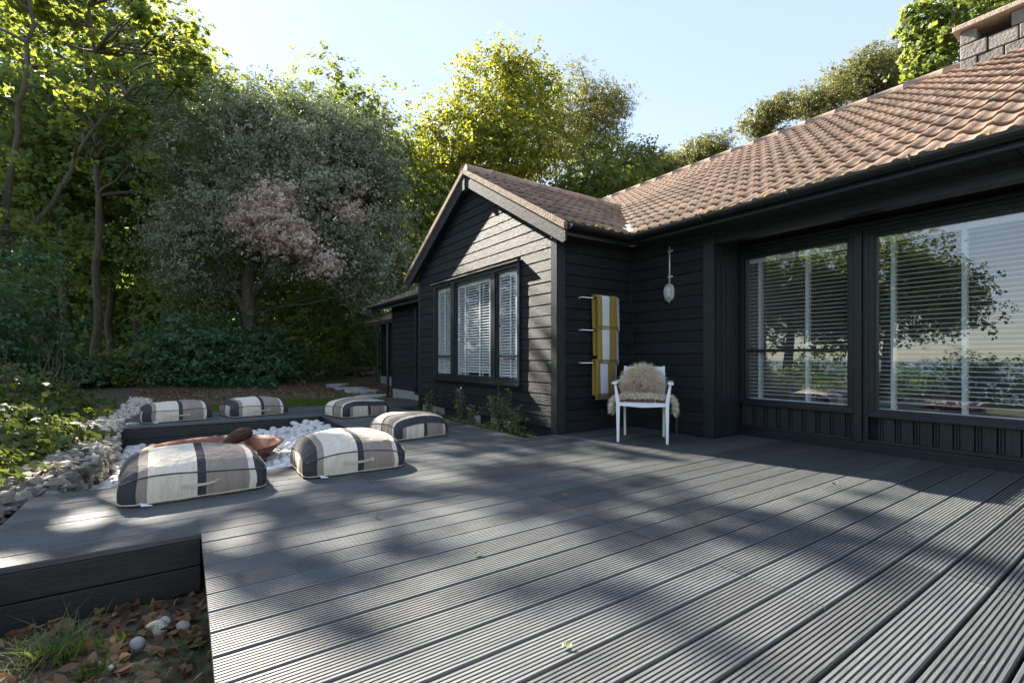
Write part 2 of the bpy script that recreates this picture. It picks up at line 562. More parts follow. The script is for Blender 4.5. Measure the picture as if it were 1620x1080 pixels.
def towel_mat():
    m, nt, p = mat('terry_towel')
    L = nt.links.new
    uv = N(nt, 'ShaderNodeUVMap')
    sp = N(nt, 'ShaderNodeSeparateXYZ')
    L(uv.outputs[0], sp.inputs[0])
    mu_, wh = (0.29, 0.205, 0.028), (0.72, 0.74, 0.8)
    r = ramp(nt, [(0, mu_), (0.2, wh), (0.58, mu_), (0.965, wh)], 'CONSTANT')
    L(sp.outputs[0], r.inputs[0])
    r2 = ramp(nt, [(0, (1, 1, 1)), (0.96, (0, 0, 0))], 'CONSTANT')
    L(sp.outputs[1], r2.inputs[0])
    mx = N(nt, 'ShaderNodeMix', data_type='RGBA')
    L(r2.outputs[0], mx.inputs['Factor'])
    mx.inputs['A'].default_value = (*mu_, 1)
    L(r.outputs[0], mx.inputs['B'])
    L(mx.outputs['Result'], p.inputs['Base Color'])
    p.inputs['Roughness'].default_value = 1.0
    p.inputs['Sheen Weight'].default_value = 0.3
    tc = N(nt, 'ShaderNodeTexCoord')
    no = N(nt, 'ShaderNodeTexNoise')
    no.inputs['Scale'].default_value = 160
    L(tc.outputs['Object'], no.inputs['Vector'])
    b = N(nt, 'ShaderNodeBump')
    b.inputs['Strength'].default_value = 0.6
    b.inputs['Distance'].default_value = 0.006
    L(no.outputs['Fac'], b.inputs['Height'])
    L(b.outputs[0], p.inputs['Normal'])
    return m


M['towel'] = towel_mat()


def ground_mat():
    m, nt, p = mat('garden_ground')
    L = nt.links.new
    pos = N(nt, 'ShaderNodeNewGeometry').outputs['Position']
    n1 = N(nt, 'ShaderNodeTexNoise')
    n1.inputs['Scale'].default_value = 14
    n1.inputs['Detail'].default_value = 8
    L(pos, n1.inputs['Vector'])
    soil = ramp(nt, [(0.3, (0.03, 0.022, 0.014)), (0.5, (0.085, 0.062, 0.04)), (0.7, (0.2, 0.14, 0.09))])
    L(n1.outputs['Fac'], soil.inputs[0])
    n2 = N(nt, 'ShaderNodeTexNoise')
    n2.inputs['Scale'].default_value = 0.5
    n2.inputs['Detail'].default_value = 5
    L(pos, n2.inputs['Vector'])
    gr = ramp(nt, [(0.3, (0.025, 0.05, 0.012)), (0.7, (0.075, 0.1, 0.03))])
    L(n1.outputs['Fac'], gr.inputs[0])
    sel = ramp(nt, [(0.5, (0, 0, 0)), (0.62, (1, 1, 1))])
    L(n2.outputs['Fac'], sel.inputs[0])
    mx = N(nt, 'ShaderNodeMix', data_type='RGBA')
    L(sel.outputs[0], mx.inputs['Factor'])
    L(soil.outputs[0], mx.inputs['A'])
    L(gr.outputs[0], mx.inputs['B'])
    L(mx.outputs['Result'], p.inputs['Base Color'])
    p.inputs['Roughness'].default_value = 0.95
    b = N(nt, 'ShaderNodeBump')
    b.inputs['Strength'].default_value = 1.0
    b.inputs['Distance'].default_value = 0.04
    L(n1.outputs['Fac'], b.inputs['Height'])
    L(b.outputs[0], p.inputs['Normal'])
    return m


M['ground'] = ground_mat()

# ------------------------------------------------------------------ ground
def gh(x, y):
    x = np.asarray(x, dtype=float)
    y = np.asarray(y, dtype=float)
    z = np.full(np.broadcast(x, y).shape, -0.32)
    far = np.clip((-8.9 - x) / 0.5, 0, 1)                 # the garden behind the terrace is level with it
    z = z + far * 0.27
    out = np.clip((-1.15 - y) / 0.5, 0, 1) * np.clip((-3.4 - x) / 1.0, 0, 1) * (1 - far)
    z = z + out * 0.12
    z = z + np.clip(-x - 14, 0, 30) * 0.035 * (y < 12)
    hill = np.clip(y - 11, 0, None)
    z = z + np.minimum(hill * 0.52, 30 + hill * 0.02)
    z = z - np.clip(-y - 7, 0, 60) * 0.16
    z = z + 0.035 * np.sin(1.7 * x + 0.6 * y) * np.cos(1.3 * y - 0.4 * x)
    return z


def axis_grid(fine0, fine1, step, lim):
    a = list(np.arange(fine0, fine1, step))
    s = step
    p = fine1
    while p < lim:
        a.append(p)
        s *= 1.25
        p += s
    a.append(lim)
    s = step
    p = fine0
    while p > -lim:
        s *= 1.25
        p -= s
        a.insert(0, max(p, -lim))
    return np.array(a)


gx_ = axis_grid(-14, 3, 0.35, 900)
gy_ = axis_grid(-4, 12, 0.35, 900)
GX, GY = np.meshgrid(gx_, gy_)
GZ = gh(GX, GY)
# pits and rooms stay above the sheet: the sheet runs under the terrace
nx, ny = len(gx_), len(gy_)
idx = np.arange(nx * ny).reshape(ny, nx)
q = np.stack([idx[:-1, :-1], idx[:-1, 1:], idx[1:, 1:], idx[1:, :-1]], -1).reshape(-1, 4)
g = link('ground', np_mesh('ground', np.stack([GX, GY, GZ], -1).reshape(-1, 3), q, M['ground'], True))
tag(g, 'sloping garden ground of soil and turf', None, kind='structure')

# ------------------------------------------------------------------ deck
PITCH = 0.153
WALL_Y, LAMP_Y, GAB_Y = 5.37, 4.85, 3.583
COR_X = -4.262          # towel wall
PIL_X = -3.07           # return of the recess
deck = thing('deck', 'dark grey grooved timber deck around the sunken pebble bed', None)
tag(deck, kind='structure')


def board_mesh(lng):
    w = PITCH - 0.012
    n = 9
    pts = [(-w / 2, -0.028)]
    rw = w / n
    for i in range(n):
        x0 = -w / 2 + i * rw
        e = 0.0024
        pts += [(x0 + 0.0022, -0.006), (x0 + 0.0035, 0.0), (x0 + rw - 0.0035, 0.0), (x0 + rw - 0.0022, -0.006)]
    pts[1] = (-w / 2, -0.006)
    pts[-1] = (w / 2, -0.006)
    pts.append((w / 2, -0.028))
    mb = MB()
    mb.prism([(p[0], p[1]) for p in pts][::-1], 'y', 0, lng)
    return mb.mesh('board', M['deck'])


bmesh_cache = {}


def deck_board(x, y0, y1, z=0.0):
    k = round(y1 - y0, 2)
    if k not in bmesh_cache:
        bmesh_cache[k] = board_mesh(k)
    dz = random.uniform(-0.0012, 0.0012)
    return link('board', bmesh_cache[k], deck, (x, y0, z + dz))


def run(x, y0, y1):
    """one line of decking, split at a butt joint where it is long"""
    if y1 - y0 > 3.6:
        c = y0 + random.choice([1.7, 2.4, 3.0]) * (y1 - y0) / 5.0
        c = round(c, 1)
        deck_board(x, y0, c - 0.004)
        deck_board(x, c + 0.004, y1)
    else:
        deck_board(x, y0, y1)


x = -2.905 + PITCH / 2
xs = []
while x < 2.6:
    xs.append(x)
    x += PITCH
for x in xs:
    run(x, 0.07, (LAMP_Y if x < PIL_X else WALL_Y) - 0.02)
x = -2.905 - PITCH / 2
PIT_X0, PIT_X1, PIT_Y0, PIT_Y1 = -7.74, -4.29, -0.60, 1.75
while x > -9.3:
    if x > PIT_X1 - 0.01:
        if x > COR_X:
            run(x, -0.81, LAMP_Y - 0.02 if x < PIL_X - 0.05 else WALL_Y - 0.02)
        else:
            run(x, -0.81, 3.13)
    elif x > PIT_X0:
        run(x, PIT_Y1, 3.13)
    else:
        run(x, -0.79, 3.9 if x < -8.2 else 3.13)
    x -= PITCH
# narrow trim strip along the cut corner at the towel wall and deck joists
fb = MB()
fb.box(-9.2, 2.5, 0.3, 0.35, -0.17, -0.032)
o = MB()
for yy in (2.0, 2.9):
    o.box(-9.15, -4.6, yy, yy + 0.05, -0.17, -0.032)
for yy in (0.14, 1.0, 2.0, 3.0, 3.9, 4.7):
    o.box(-2.85, 2.5, yy, yy + 0.05, -0.17, -0.032)
for yy in (-0.7, 0.2, 1.2, 2.1, 3.0):
    o.box(-4.22, -2.95, yy, yy + 0.05, -0.17, -0.032)
for yy in (-0.68, 0.3, 1.2, 2.2, 3.0):
    o.box(-9.15, -7.8, yy, yy + 0.05, -0.17, -0.032)
o.build('joist', M['fascia_deck'], deck)


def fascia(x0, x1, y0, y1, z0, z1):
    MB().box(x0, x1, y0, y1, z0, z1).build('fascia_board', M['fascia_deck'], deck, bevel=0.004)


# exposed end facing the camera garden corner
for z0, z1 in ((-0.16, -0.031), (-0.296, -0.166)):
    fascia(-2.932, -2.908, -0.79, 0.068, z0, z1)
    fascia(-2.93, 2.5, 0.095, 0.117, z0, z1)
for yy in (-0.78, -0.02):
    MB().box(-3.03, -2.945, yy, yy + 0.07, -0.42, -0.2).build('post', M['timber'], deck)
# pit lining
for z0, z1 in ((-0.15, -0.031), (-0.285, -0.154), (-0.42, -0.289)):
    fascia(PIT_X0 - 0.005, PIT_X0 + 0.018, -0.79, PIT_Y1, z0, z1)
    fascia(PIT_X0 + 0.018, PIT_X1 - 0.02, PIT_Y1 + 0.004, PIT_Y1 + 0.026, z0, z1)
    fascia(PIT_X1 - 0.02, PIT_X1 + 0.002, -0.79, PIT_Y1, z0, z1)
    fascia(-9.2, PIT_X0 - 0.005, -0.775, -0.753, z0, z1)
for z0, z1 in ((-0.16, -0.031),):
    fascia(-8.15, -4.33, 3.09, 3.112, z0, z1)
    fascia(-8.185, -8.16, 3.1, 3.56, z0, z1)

# ------------------------------------------------------------------ pebbles
def blob(n_u, n_v, amp, seed, sq=(1, 1, 1)):
    r = np.random.default_rng(seed)
    ph = r.uniform(0, 6.28, 6)
    v = [(0, 0, -1)]
    for i in range(1, n_v):
        th = PI * i / n_v
        for k in range(n_u):
            p = 2 * PI * k / n_u
            v.append((math.sin(th) * math.cos(p), math.sin(th) * math.sin(p), -math.cos(th)))
    v.append((0, 0, 1))
    v = np.array(v)
    s = 1 + amp * (np.sin(2.1 * v[:, 0] + ph[0]) + np.sin(2.7 * v[:, 1] + ph[1]) + np.sin(3.1 * v[:, 2] + ph[2]) + 0.7 * np.sin(5.3 * v[:, 0] + 4.1 * v[:, 1] + ph[3])) / 2
    v = v * s[:, None] * np.array(sq)
    f = []
    for k in range(n_u):
        f.append((0, 1 + (k + 1) % n_u, 1 + k))
    for i in range(n_v - 2):
        for k in range(n_u):
            a = 1 + i * n_u
            b = a + n_u
            f.append((a + k, a + (k + 1) % n_u, b + (k + 1) % n_u, b + k))
    t = len(v) - 1
    a = 1 + (n_v - 2) * n_u
    for k in range(n_u):
        f.append((a + k, a + (k + 1) % n_u, t))
    return v, f


def blob_mesh(name, seed, m, amp=0.18, nu=8, nv=5, sq=(1, 1, 1)):
    v, f = blob(nu, nv, amp, seed, sq)
    return MB().add(v, f).mesh(name, m, True)


def rot_rand(r, flat=0.4):
    e = Matrix.Rotation(r.uniform(0, 2 * PI), 3, 'Z') @ Matrix.Rotation(r.normal(0, flat), 3, 'X') @ Matrix.Rotation(r.normal(0, flat), 3, 'Y')
    return e


def scatter(name, label, cat, group, items, meshes, stuff_name, stuff_label, parent=None, cap=300):
    """items: list of (priority, loc, Matrix3, scale3, mesh index); first cap become objects, the rest one mesh"""
    items.sort(key=lambda t: -t[0])
    for pr_, loc, R, s, mi in items[:cap]:
        o = link(name, meshes[mi], parent)
        o.matrix_basis = Matrix.Translation(loc) @ R.to_4x4() @ Matrix.Diagonal((*s, 1))
        if parent is None:
            tag(o, label, cat, group)
    rest = items[cap:]
    if rest:
        mb = MB()
        cache = {}
        for pr_, loc, R, s, mi in rest:
            me = meshes[mi]
            if mi not in cache:
                cache[mi] = (np.array([v.co[:] for v in me.vertices]), [tuple(p.vertices) for p in me.polygons])
            vv, ff = cache[mi]
            w = (vv * np.array(s)) @ np.array(R).T + np.array(loc)
            mb.add(w, ff)
        o = mb.build(stuff_name, meshes[0].materials[0], parent, True)
        tag(o, stuff_label, cat if parent is None else None, kind='stuff')


bed = MB()
bed.box(PIT_X0 + 0.019, PIT_X1 - 0.021, -0.72, PIT_Y1 + 0.003, -0.6, -0.34)
tag(bed.build('pebble_bed', M['soil']), 'sunken floor of the pebble bed', kind='structure')
peb = [blob_mesh('pebble', s, M['pebble'], 0.07, 9, 6) for s in range(6)]
BOWL = (-5.7, 0.27)


def peb_z(x, y):
    # heaped towards the far right corner
    return -0.27 + 0.15 * max(0, min(1, (y - 0.2) / 1.4)) + 0.06 * max(0, (x + 5.6) / 1.3)


items = []
gy0 = -0.56
r = RNG
s = 0.085
yy = gy0
row = 0
while yy < PIT_Y1 - 0.03:
    xx = PIT_X0 + 0.06 + (row % 2) * s * 0.5
    while xx < PIT_X1 - 0.06:
        for layer in range(2):
            px, py = xx + r.normal(0, 0.018), yy + r.normal(0, 0.018)
            px = min(max(px, PIT_X0 + 0.07), PIT_X1 - 0.075)
            py = min(py, PIT_Y1 - 0.05)
            d = math.hypot(px - BOWL[0], py - BOWL[1])
            if layer == 1 and (r.random() < 0.45):
                continue
            if layer == 1 and d < 0.34:
                continue
            z = peb_z(px, py) + r.normal(0, 0.008) + layer * 0.032
            sz = r.uniform(0.036, 0.056)
            pj = proj(px, py, z)
            pri = sz / pj[2] + (0.0 if layer else -0.004) - (0.02 if (px > -4.75 and py < 1.55 and py > -0.3) else 0) - (0.02 if d < 0.5 else 0)
            items.append((pri, Vector((px, py, z)), rot_rand(r, 0.3), (sz * r.uniform(1, 1.45), sz, sz * r.uniform(0.6, 0.8)), int(r.integers(6))))
        xx += s
    yy += s * 0.87
    row += 1
scatter('pebble', 'smooth rounded white pebble in the sunken bed around the rusty fire bowl', 'pebble', 'white pebbles in the sunken bed', items, peb, 'pebbles', 'mass of smaller white pebbles filling the sunken bed')

# ------------------------------------------------------------------ dry stone wall
wall = thing('stone_wall', 'low rough flint wall with mortar between bramble bank and deck', 'wall', (-8, -0.9, -0.3))


def wall_y(x):
    t = min(1, max(0, (x + 4.6) / 0.5))
    return -0.86 - 0.19 * t - 0.05 * math.sin(x * 1.3) + (0.1 * min(1, max(0, (-x - 8) / 4)))


core = MB()
px = -13.2
prev = None
sect = []
while px < -2.2:
    y = wall_y(px)
    h = 0.02 + 0.03 * math.sin(px * 2.1)
    sect.append([(px + 8, y - 0.14 + 0.9, -0.4), (px + 8, y - 0.1 + 0.9, h + 0.292), (px + 8, y + 0.13 + 0.9, h + 0.292), (px + 8, y + 0.18 + 0.9, -0.4)])
    px += 0.2
vv = [p for s_ in sect for p in s_]
ff = []
for i in range(len(sect) - 1):
    for k in range(3):
        ff.append((i * 4 + k, i * 4 + k + 1, (i + 1) * 4 + k + 1, (i + 1) * 4 + k))
ff += [(0, 1, 2, 3), tuple(range(len(vv) - 4, len(vv)))[::-1]]
core.add(vv, ff).build('mortar_core', M['core'], wall)
fl = [blob_mesh('flint', 40 + s_, M['flint'], 0.55, 7, 5) for s_ in range(8)]
for me_ in fl:
    me_.polygons.foreach_set('use_smooth', [False] * len(me_.polygons))
items = []
px = -13.2
while px < -2.25:
    y = wall_y(px)
    h = 0.02 + 0.03 * math.sin(px * 2.1)
    # crest stones, three across
    for off in (-0.12, -0.07, -0.01, 0.05, 0.1, 0.14):
        sz = r.uniform(0.022, 0.046)
        x_, y_, z_ = px + r.normal(0, 0.04), y + off + r.normal(0, 0.025), h + r.normal(0.0, 0.014) - abs(off) * 0.2
        d = proj(x_, y_, z_)
        pri = (sz / d[2] if d and d[0] > -60 else 0)
        items.append((pri, Vector((x_ + 8, y_ + 0.9, z_ + 0.3)), rot_rand(r, 0.35), (sz * r.uniform(1, 1.45), sz, sz * r.uniform(0.5, 0.8)), int(r.integers(8))))
    for c in range(7):
        if px > -4.2 and c > 2:
            continue
        sz = r.uniform(0.03, 0.055)
        x_, y_, z_ = px + r.normal(0, 0.05), y + 0.165 + r.normal(0, 0.015), h - 0.03 - c * 0.045 + r.normal(0, 0.012)
        d = proj(x_, y_, z_)
        pri = (0.8 * sz / d[2] if d and d[0] > -60 and not (px < -7.7 and c > 0) else 0)
        items.append((pri, Vector((x_ + 8, y_ + 0.9, z_ + 0.3)), rot_rand(r, 0.3), (sz * r.uniform(1, 1.4), sz * 0.8, sz * r.uniform(0.45, 0.7)), int(r.integers(8))))
    px += 0.068
scatter('flint', None, None, None, items, fl, 'small_flints', None, wall)

# ------------------------------------------------------------------ house
house = thing('house', 'black weatherboarded bungalow with gabled wing, brown tiled roof and large windows', 'house', (-4, 6, 0))
HO = Vector((4, -6, 0))          # world -> house local


def hl(v):
    return Vector(v) + HO


def hb(name, m, x0, x1, y0, y1, z0, z1, parent=None, bevel=0):
    """axis-aligned box in world coordinates as a part of the house"""
    mb = MB()
    cx, cy, cz = (x0 + x1) / 2, (y0 + y1) / 2, (z0 + z1) / 2
    mb.box(x0 - cx, x1 - cx, y0 - cy, y1 - cy, z0 - cz, z1 - cz)
    o = mb.build(name, m, parent or house, bevel=bevel)
    o.location = (cx, cy, cz) if (parent is not None and parent is not house) else hl((cx, cy, cz))
    return o


def hmesh(name, mb, m, parent=None, smooth=False, bevel=0):
    """mesh given in world coordinates as a part of the house"""
    mb.v = [tuple(Vector(p) + HO) for p in mb.v]
    return mb.build(name, m, parent or house, smooth, bevel=bevel)


EXP = 0.134          # exposure of a weatherboard
SID_Z0 = 0.06


def siding_profile(h):
    return [(0.0, 0.0), (-0.02, 0.0), (-0.022, 0.004), (-0.021, h - 0.018), (-0.007, h - 0.002), (0.0, h - 0.002)]


unit_board = MB().prism(siding_profile(EXP)[::-1], 'x', 0, 1).mesh('weatherboard', M['black'])


def siding(wallpart, origin, along, length, z0, n):
    """n boards of a wall; origin world (x,y), along 'x' (faces -y) or 'y' (faces +x)"""
    for i in range(n):
        o = link('weatherboard', unit_board, wallpart)
        o.location = hl((origin[0], origin[1], z0 + i * EXP + random.uniform(-0.001, 0.001)))
        o.scale = (length, random.uniform(0.9, 1.15), 1)
        if along == 'y':
            o.rotation_euler = (0, 0, PI / 2)


# --- gabled wing, front wall with opening for the window
GX0, GX1 = -8.173, COR_X
WX0, WX1, WZ0, WZ1 = -7.50, -4.955, 0.555, 2.125
APX, APZ = -6.215, 3.72
RB = GAB_Y + 0.002       # rear of boards
gw = MB()
yb0, yb1 = RB, RB + 0.12
gw.box(GX0, WX0, yb0, yb1, -0.3, 2.3)
gw.box(WX1, GX1, yb0, yb1, -0.3, 2.3)
gw.box(WX0, WX1, yb0, yb1, -0.3, WZ0)
gw.box(WX0, WX1, yb0, yb1, WZ1, 2.3)
gw.prism([(GX0, 2.3), (GX1, 2.3), (APX, 2.3 + (GX1 - APX) * 0.577)], 'y', yb0, yb1)
gwall = hmesh('wall', gw, M['black'])
n_full = int((2.3 - SID_Z0) / EXP)
for i in range(30):
    z0 = SID_Z0 + i * EXP
    z1 = z0 + EXP
    if z0 > 3.38:
        break
    spans = [(GX0 + 0.05, GX1 - 0.08)]
    if z1 > WZ0 + 0.02 and z0 < WZ1 - 0.03:
        spans = [(GX0 + 0.05, WX0 + 0.01), (WX1 - 0.01, GX1 - 0.08)]
    for a, b in spans:
        if z1 < 2.26:
            o = link('weatherboard', unit_board, gwall)
            o.location = hl((a, RB, z0))
            o.scale = (b - a, random.uniform(0.92, 1.12), 1)
        else:
            hw0 = max(0.05, (3.56 - z0) / 0.577)
            hw1 = max(0.03, (3.56 - z1) / 0.577)
            pr_ = siding_profile(EXP)
            mb = MB()
            a0, a1 = max(GX0, APX - hw0), max(GX0, APX - hw1)
            b0, b1 = min(GX1, APX + hw0), min(GX1, APX + hw1)
            vs_ = []
            for (yy, zz) in pr_:
                t = zz / EXP
                vs_.append((a0 + (a1 - a0) * t, RB + yy, z0 + zz))
            for (yy, zz) in pr_:
                t = zz / EXP
                vs_.append((b0 + (b1 - b0) * t, RB + yy, z0 + zz))
            n = len(pr_)
            fs_ = [tuple(range(n))[::-1], tuple(range(n, 2 * n))] + [(k, (k + 1) % n, n + (k + 1) % n, n + k) for k in range(n)]
            ox = (a0 + HO.x, RB + HO.y, z0)
            mb.add([(p[0] - a0, p[1] - RB, p[2] - z0) for p in vs_], fs_)
            o = mb.build('weatherboard', M['black'], gwall)
            o.location = ox
# corner boards
hb('corner_board', M['blackv'], GX1 - 0.085, GX1 + 0.026, GAB_Y - 0.03, GAB_Y + 0.003, -0.01, 2.28, bevel=0.003)
hb('corner_board', M['blackv'], GX1 - 0.001, GX1 + 0.028, GAB_Y + 0.0045, GAB_Y + 0.1, -0.01, 2.28, bevel=0.003)
hb('corner_board', M['blackv'], GX0 - 0.026, GX0 + 0.06, GAB_Y - 0.03, GAB_Y + 0.05, 0.0, 2.28, bevel=0.003)
# plinth stones under the boards
xx = GX0
pl = MB()
hb('plinth', M['mortar'], GX0, GX1 - 0.01, GAB_Y + 0.02, GAB_Y + 0.11, -0.3, SID_Z0 - 0.005)
for rowi, (z0, z1) in enumerate(((-0.2, -0.075), (-0.068, 0.052))):
    xx = GX0 + (0.1 if rowi else 0)
    while xx < GX1 - 0.15:
        w = random.uniform(0.2, 0.34)
        x1 = min(xx + w, GX1 - 0.03)
        hb('plinth_stone', M['plinth'], xx + 0.004, x1 - 0.004, GAB_Y + random.uniform(-0.004, 0.006), GAB_Y + 0.04, z0, z1, bevel=0.006)
        xx = x1
# other walls of the wing and the main house (boards only where seen)
tw = hmesh('wall', MB().box(COR_X - 0.12, COR_X - 0.002, RB + 0.121, LAMP_Y + 0.1, -0.2, 2.35), M['black'])
for i in range(17):
    o = link('weatherboard', unit_board, tw)
    o.location = hl((COR_X - 0.002, GAB_Y + 0.1, SID_Z0 - 0.05 + i * EXP))
    o.scale = (LAMP_Y - GAB_Y - 0.1, random.uniform(0.92, 1.1), 1)
    o.rotation_euler = (0, 0, PI / 2)
lw_ = hmesh('wall', MB().box(COR_X + 0.0, PIL_X - 0.002, LAMP_Y + 0.002, LAMP_Y + 0.12, -0.2, 2.35), M['black'])
for i in range(17):
    o = link('weatherboard', unit_board, lw_)
    o.location = hl((COR_X + 0.02, LAMP_Y, SID_Z0 - 0.05 + i * EXP))
    o.scale = (PIL_X - 0.116 - COR_X - 0.02, random.uniform(0.92, 1.1), 1)
hb('corner_board', M['blackv'], COR_X + 0.021, COR_X + 0.045, LAMP_Y - 0.045, LAMP_Y - 0.023, 0.0, 2.28)
hb('corner_board', M['blackv'], PIL_X - 0.118, PIL_X + 0.006, LAMP_Y - 0.03, LAMP_Y + 0.001, 0.0, 2.3, bevel=0.003)
# recess return, reeded uprights
hb('wall', M['blackv'], PIL_X - 0.1, PIL_X - 0.03, LAMP_Y + 0.121, WALL_Y + 0.2, -0.2, 2.4)
k = 0
yy = LAMP_Y + 0.003
while yy < WALL_Y - 0.03:
    hb('reeded_board', M['blackv'], PIL_X - 0.029, PIL_X - 0.004 + 0.006 * (k % 2), yy + 0.002, yy + 0.046, 0.0, 2.28)
    yy += 0.048
    k += 1

# --- window wall
RX1 = 2.4
wp = MB()
wp.box(PIL_X - 0.03, RX1, WALL_Y + 0.05, WALL_Y + 0.16, -0.2, 0.33)
wp.box(PIL_X - 0.03, RX1, WALL_Y + 0.05, WALL_Y + 0.16, 2.13, 2.45)
wp.box(1.2, RX1, WALL_Y + 0.05, WALL_Y + 0.16, 0.33, 2.13)
wwall = hmesh('wall', wp, M['black'])
hb('plinth_board', M['frame'], PIL_X - 0.003, RX1, WALL_Y - 0.035, WALL_Y + 0.049, -0.02, 0.085, bevel=0.004)
hb('rail', M['frame'], PIL_X - 0.003, RX1, WALL_Y - 0.022, WALL_Y + 0.049, 0.086, 0.118, bevel=0.004)
# reeded panel boards below the glass
pb = MB()
w = 0.132
prof = []
for (a, d) in ((0.0, 0.0), (0.004, 0.011), (0.014, 0.011), (0.017, 0.002), (0.021, 0.002), (0.024, 0.011), (0.034, 0.011), (0.037, 0.002), (0.041, 0.002), (0.044, 0.013), (0.126, 0.013), (0.13, 0.0)):
    prof.append((a, -d))
panel_mesh = MB().prism(prof + [(0.13, 0.02), (0, 0.02)], 'z', 0, 0.235).mesh('panel_board', M['blackv'])
px = PIL_X + 0.01
while px < RX1 - 0.1:
    if not (-1.93 < px + 0.06 < -1.79):
        link('panel_board', panel_mesh, house, hl((px, WALL_Y + 0.028, 0.1185)))
    px += 0.1335


def frame_ring(name, m, x0, x1, z0, z1, t, y0, y1, parent, bevel=0.003):
    """four-sided frame, outer rectangle, thickness t, as one mesh"""
    mb = MB()
    mb.box(x0, x1, y0, y1, z0, z0 + t)
    mb.box(x0, x1, y0, y1, z1 - t, z1)
    mb.box(x0, x0 + t, y0, y1, z0 + t + 0.0005, z1 - t - 0.0005)
    mb.box(x1 - t, x1, y0, y1, z0 + t + 0.0005, z1 - t - 0.0005)
    return hmesh(name, mb, m, parent, bevel=bevel)


def window_part():
    o = thing('window', None, None)
    o.parent = house
    return o


def pane(x0, x1, z0, z1, y, parent, m):
    mb = MB().add([(x0, y, z0), (x1, y, z0), (x1, y, z1), (x0, y, z1)], [(0, 1, 2, 3)])
    return hmesh('pane', mb, m, parent)


# left casement of the window wall
win = window_part()
frame_ring('frame', M['frame'], -3.07, -1.905, 0.355, 2.115, 0.05, WALL_Y - 0.02, WALL_Y + 0.06, win)
frame_ring('sash', M['frame'], -3.018, -1.957 + 0.012, 0.3985, 2.064, 0.026, WALL_Y - 0.005, WALL_Y + 0.045, win)
hmesh('glazing_bar', MB().box(-2.99, -1.97, WALL_Y - 0.002, WALL_Y + 0.04, 0.958, 0.99), M['frame'], win)
pane(-2.995, -1.965, 0.42, 2.045, WALL_Y + 0.02, win, M['glass'])
hb('post', M['frame'], -1.903, -1.838, WALL_Y - 0.05, WALL_Y + 0.08, 0.0862, 2.115, bevel=0.004)
hb('post', M['frame'], -1.837, -1.795, WALL_Y - 0.02, WALL_Y + 0.08, 0.119, 2.115, bevel=0.004)
hb('sill', M['frame'], -3.03, -1.91, WALL_Y - 0.04, WALL_Y - 0.021, 0.352, 0.392, bevel=0.005)
win = window_part()
frame_ring('frame', M['frame'], -1.793, 1.25, 0.345, 2.115, 0.045, WALL_Y - 0.02, WALL_Y + 0.06, win)
frame_ring('sash', M['frame'], -1.752, 1.21, 0.385, 2.07, 0.026, WALL_Y - 0.008, WALL_Y + 0.045, win)
pane(-1.735, 1.2, 0.395, 2.055, WALL_Y + 0.02, win, M['glass'])
hb('sill', M['frame'], -1.793, 1.3, WALL_Y - 0.045, WALL_Y - 0.021, 0.335, 0.375, bevel=0.005)
for dz, dy in ((2.1155, 0.035), (2.15, 0.06)):
    hb('head_moulding', M['frame'], PIL_X, RX1, WALL_Y - dy, WALL_Y + 0.05, dz, dz + 0.034, bevel=0.006)
# beam over the recess, soffit, recess ceiling
hb('beam', M['frame'], PIL_X + 0.008, RX1, LAMP_Y - 0.03, LAMP_Y + 0.1, 2.15, 2.27, bevel=0.004)
hb('ceiling', M['black'], PIL_X, RX1, LAMP_Y + 0.1, WALL_Y + 0.06, 2.27, 2.3)
EAVE_Y, EAVE_Z = 4.47, 2.37
sb_mesh = MB().box(0, 0.142, 0, LAMP_Y - EAVE_Y - 0.005, 0, 0.016).mesh('soffit_board', M['black'])
px = COR_X + 0.32
while px < RX1:
    link('soffit_board', sb_mesh, house, hl((px, EAVE_Y + 0.004, 2.273)))
    px += 0.148
hb('soffit_bearer', M['black'], COR_X + 0.05, RX1, LAMP_Y - 0.06, LAMP_Y - 0.031, 2.235, 2.2725)
hb('fascia', M['frame'], -3.97, RX1 + 0.2, EAVE_Y - 0.02, EAVE_Y + 0.003, 2.262, 2.375, bevel=0.003)
# main house body: rear and end walls, room shell
room = MB()
room.box(-9.5, RX1 + 0.15, 12.9, 13.0, -0.2, 2.6)
room.box(RX1 + 0.05, RX1 + 0.15, WALL_Y + 0.17, 12.9, -0.2, 2.6)
room.box(-9.5, -9.4, 4.2, 12.9, -0.2, 2.6)
room.box(-3.3, -3.2, WALL_Y + 0.2, 12.9, 0.001, 2.5)
room.box(GX0, GX0 + 0.1, RB + 0.121, 6.5, -0.2, 2.3)
room.box(-9.4, RX1 + 0.05, 9.3, 9.4, 0.001, 2.5)
hmesh('wall', room, M['room'])
hmesh('floor', MB().box(-9.4, RX1, WALL_Y + 0.051, 12.9, -0.18, -0.03).box(GX0 + 0.1, COR_X - 0.121, RB + 0.121, WALL_Y + 0.05, -0.18, -0.031), M['roomfloor'])
hmesh('ceiling', MB().box(-9.4, RX1, WALL_Y + 0.161, 12.9, 2.45, 2.5).box(GX0 + 0.1, COR_X - 0.121, RB + 0.121, WALL_Y + 0.16, 2.28, 2.31), M['room'])

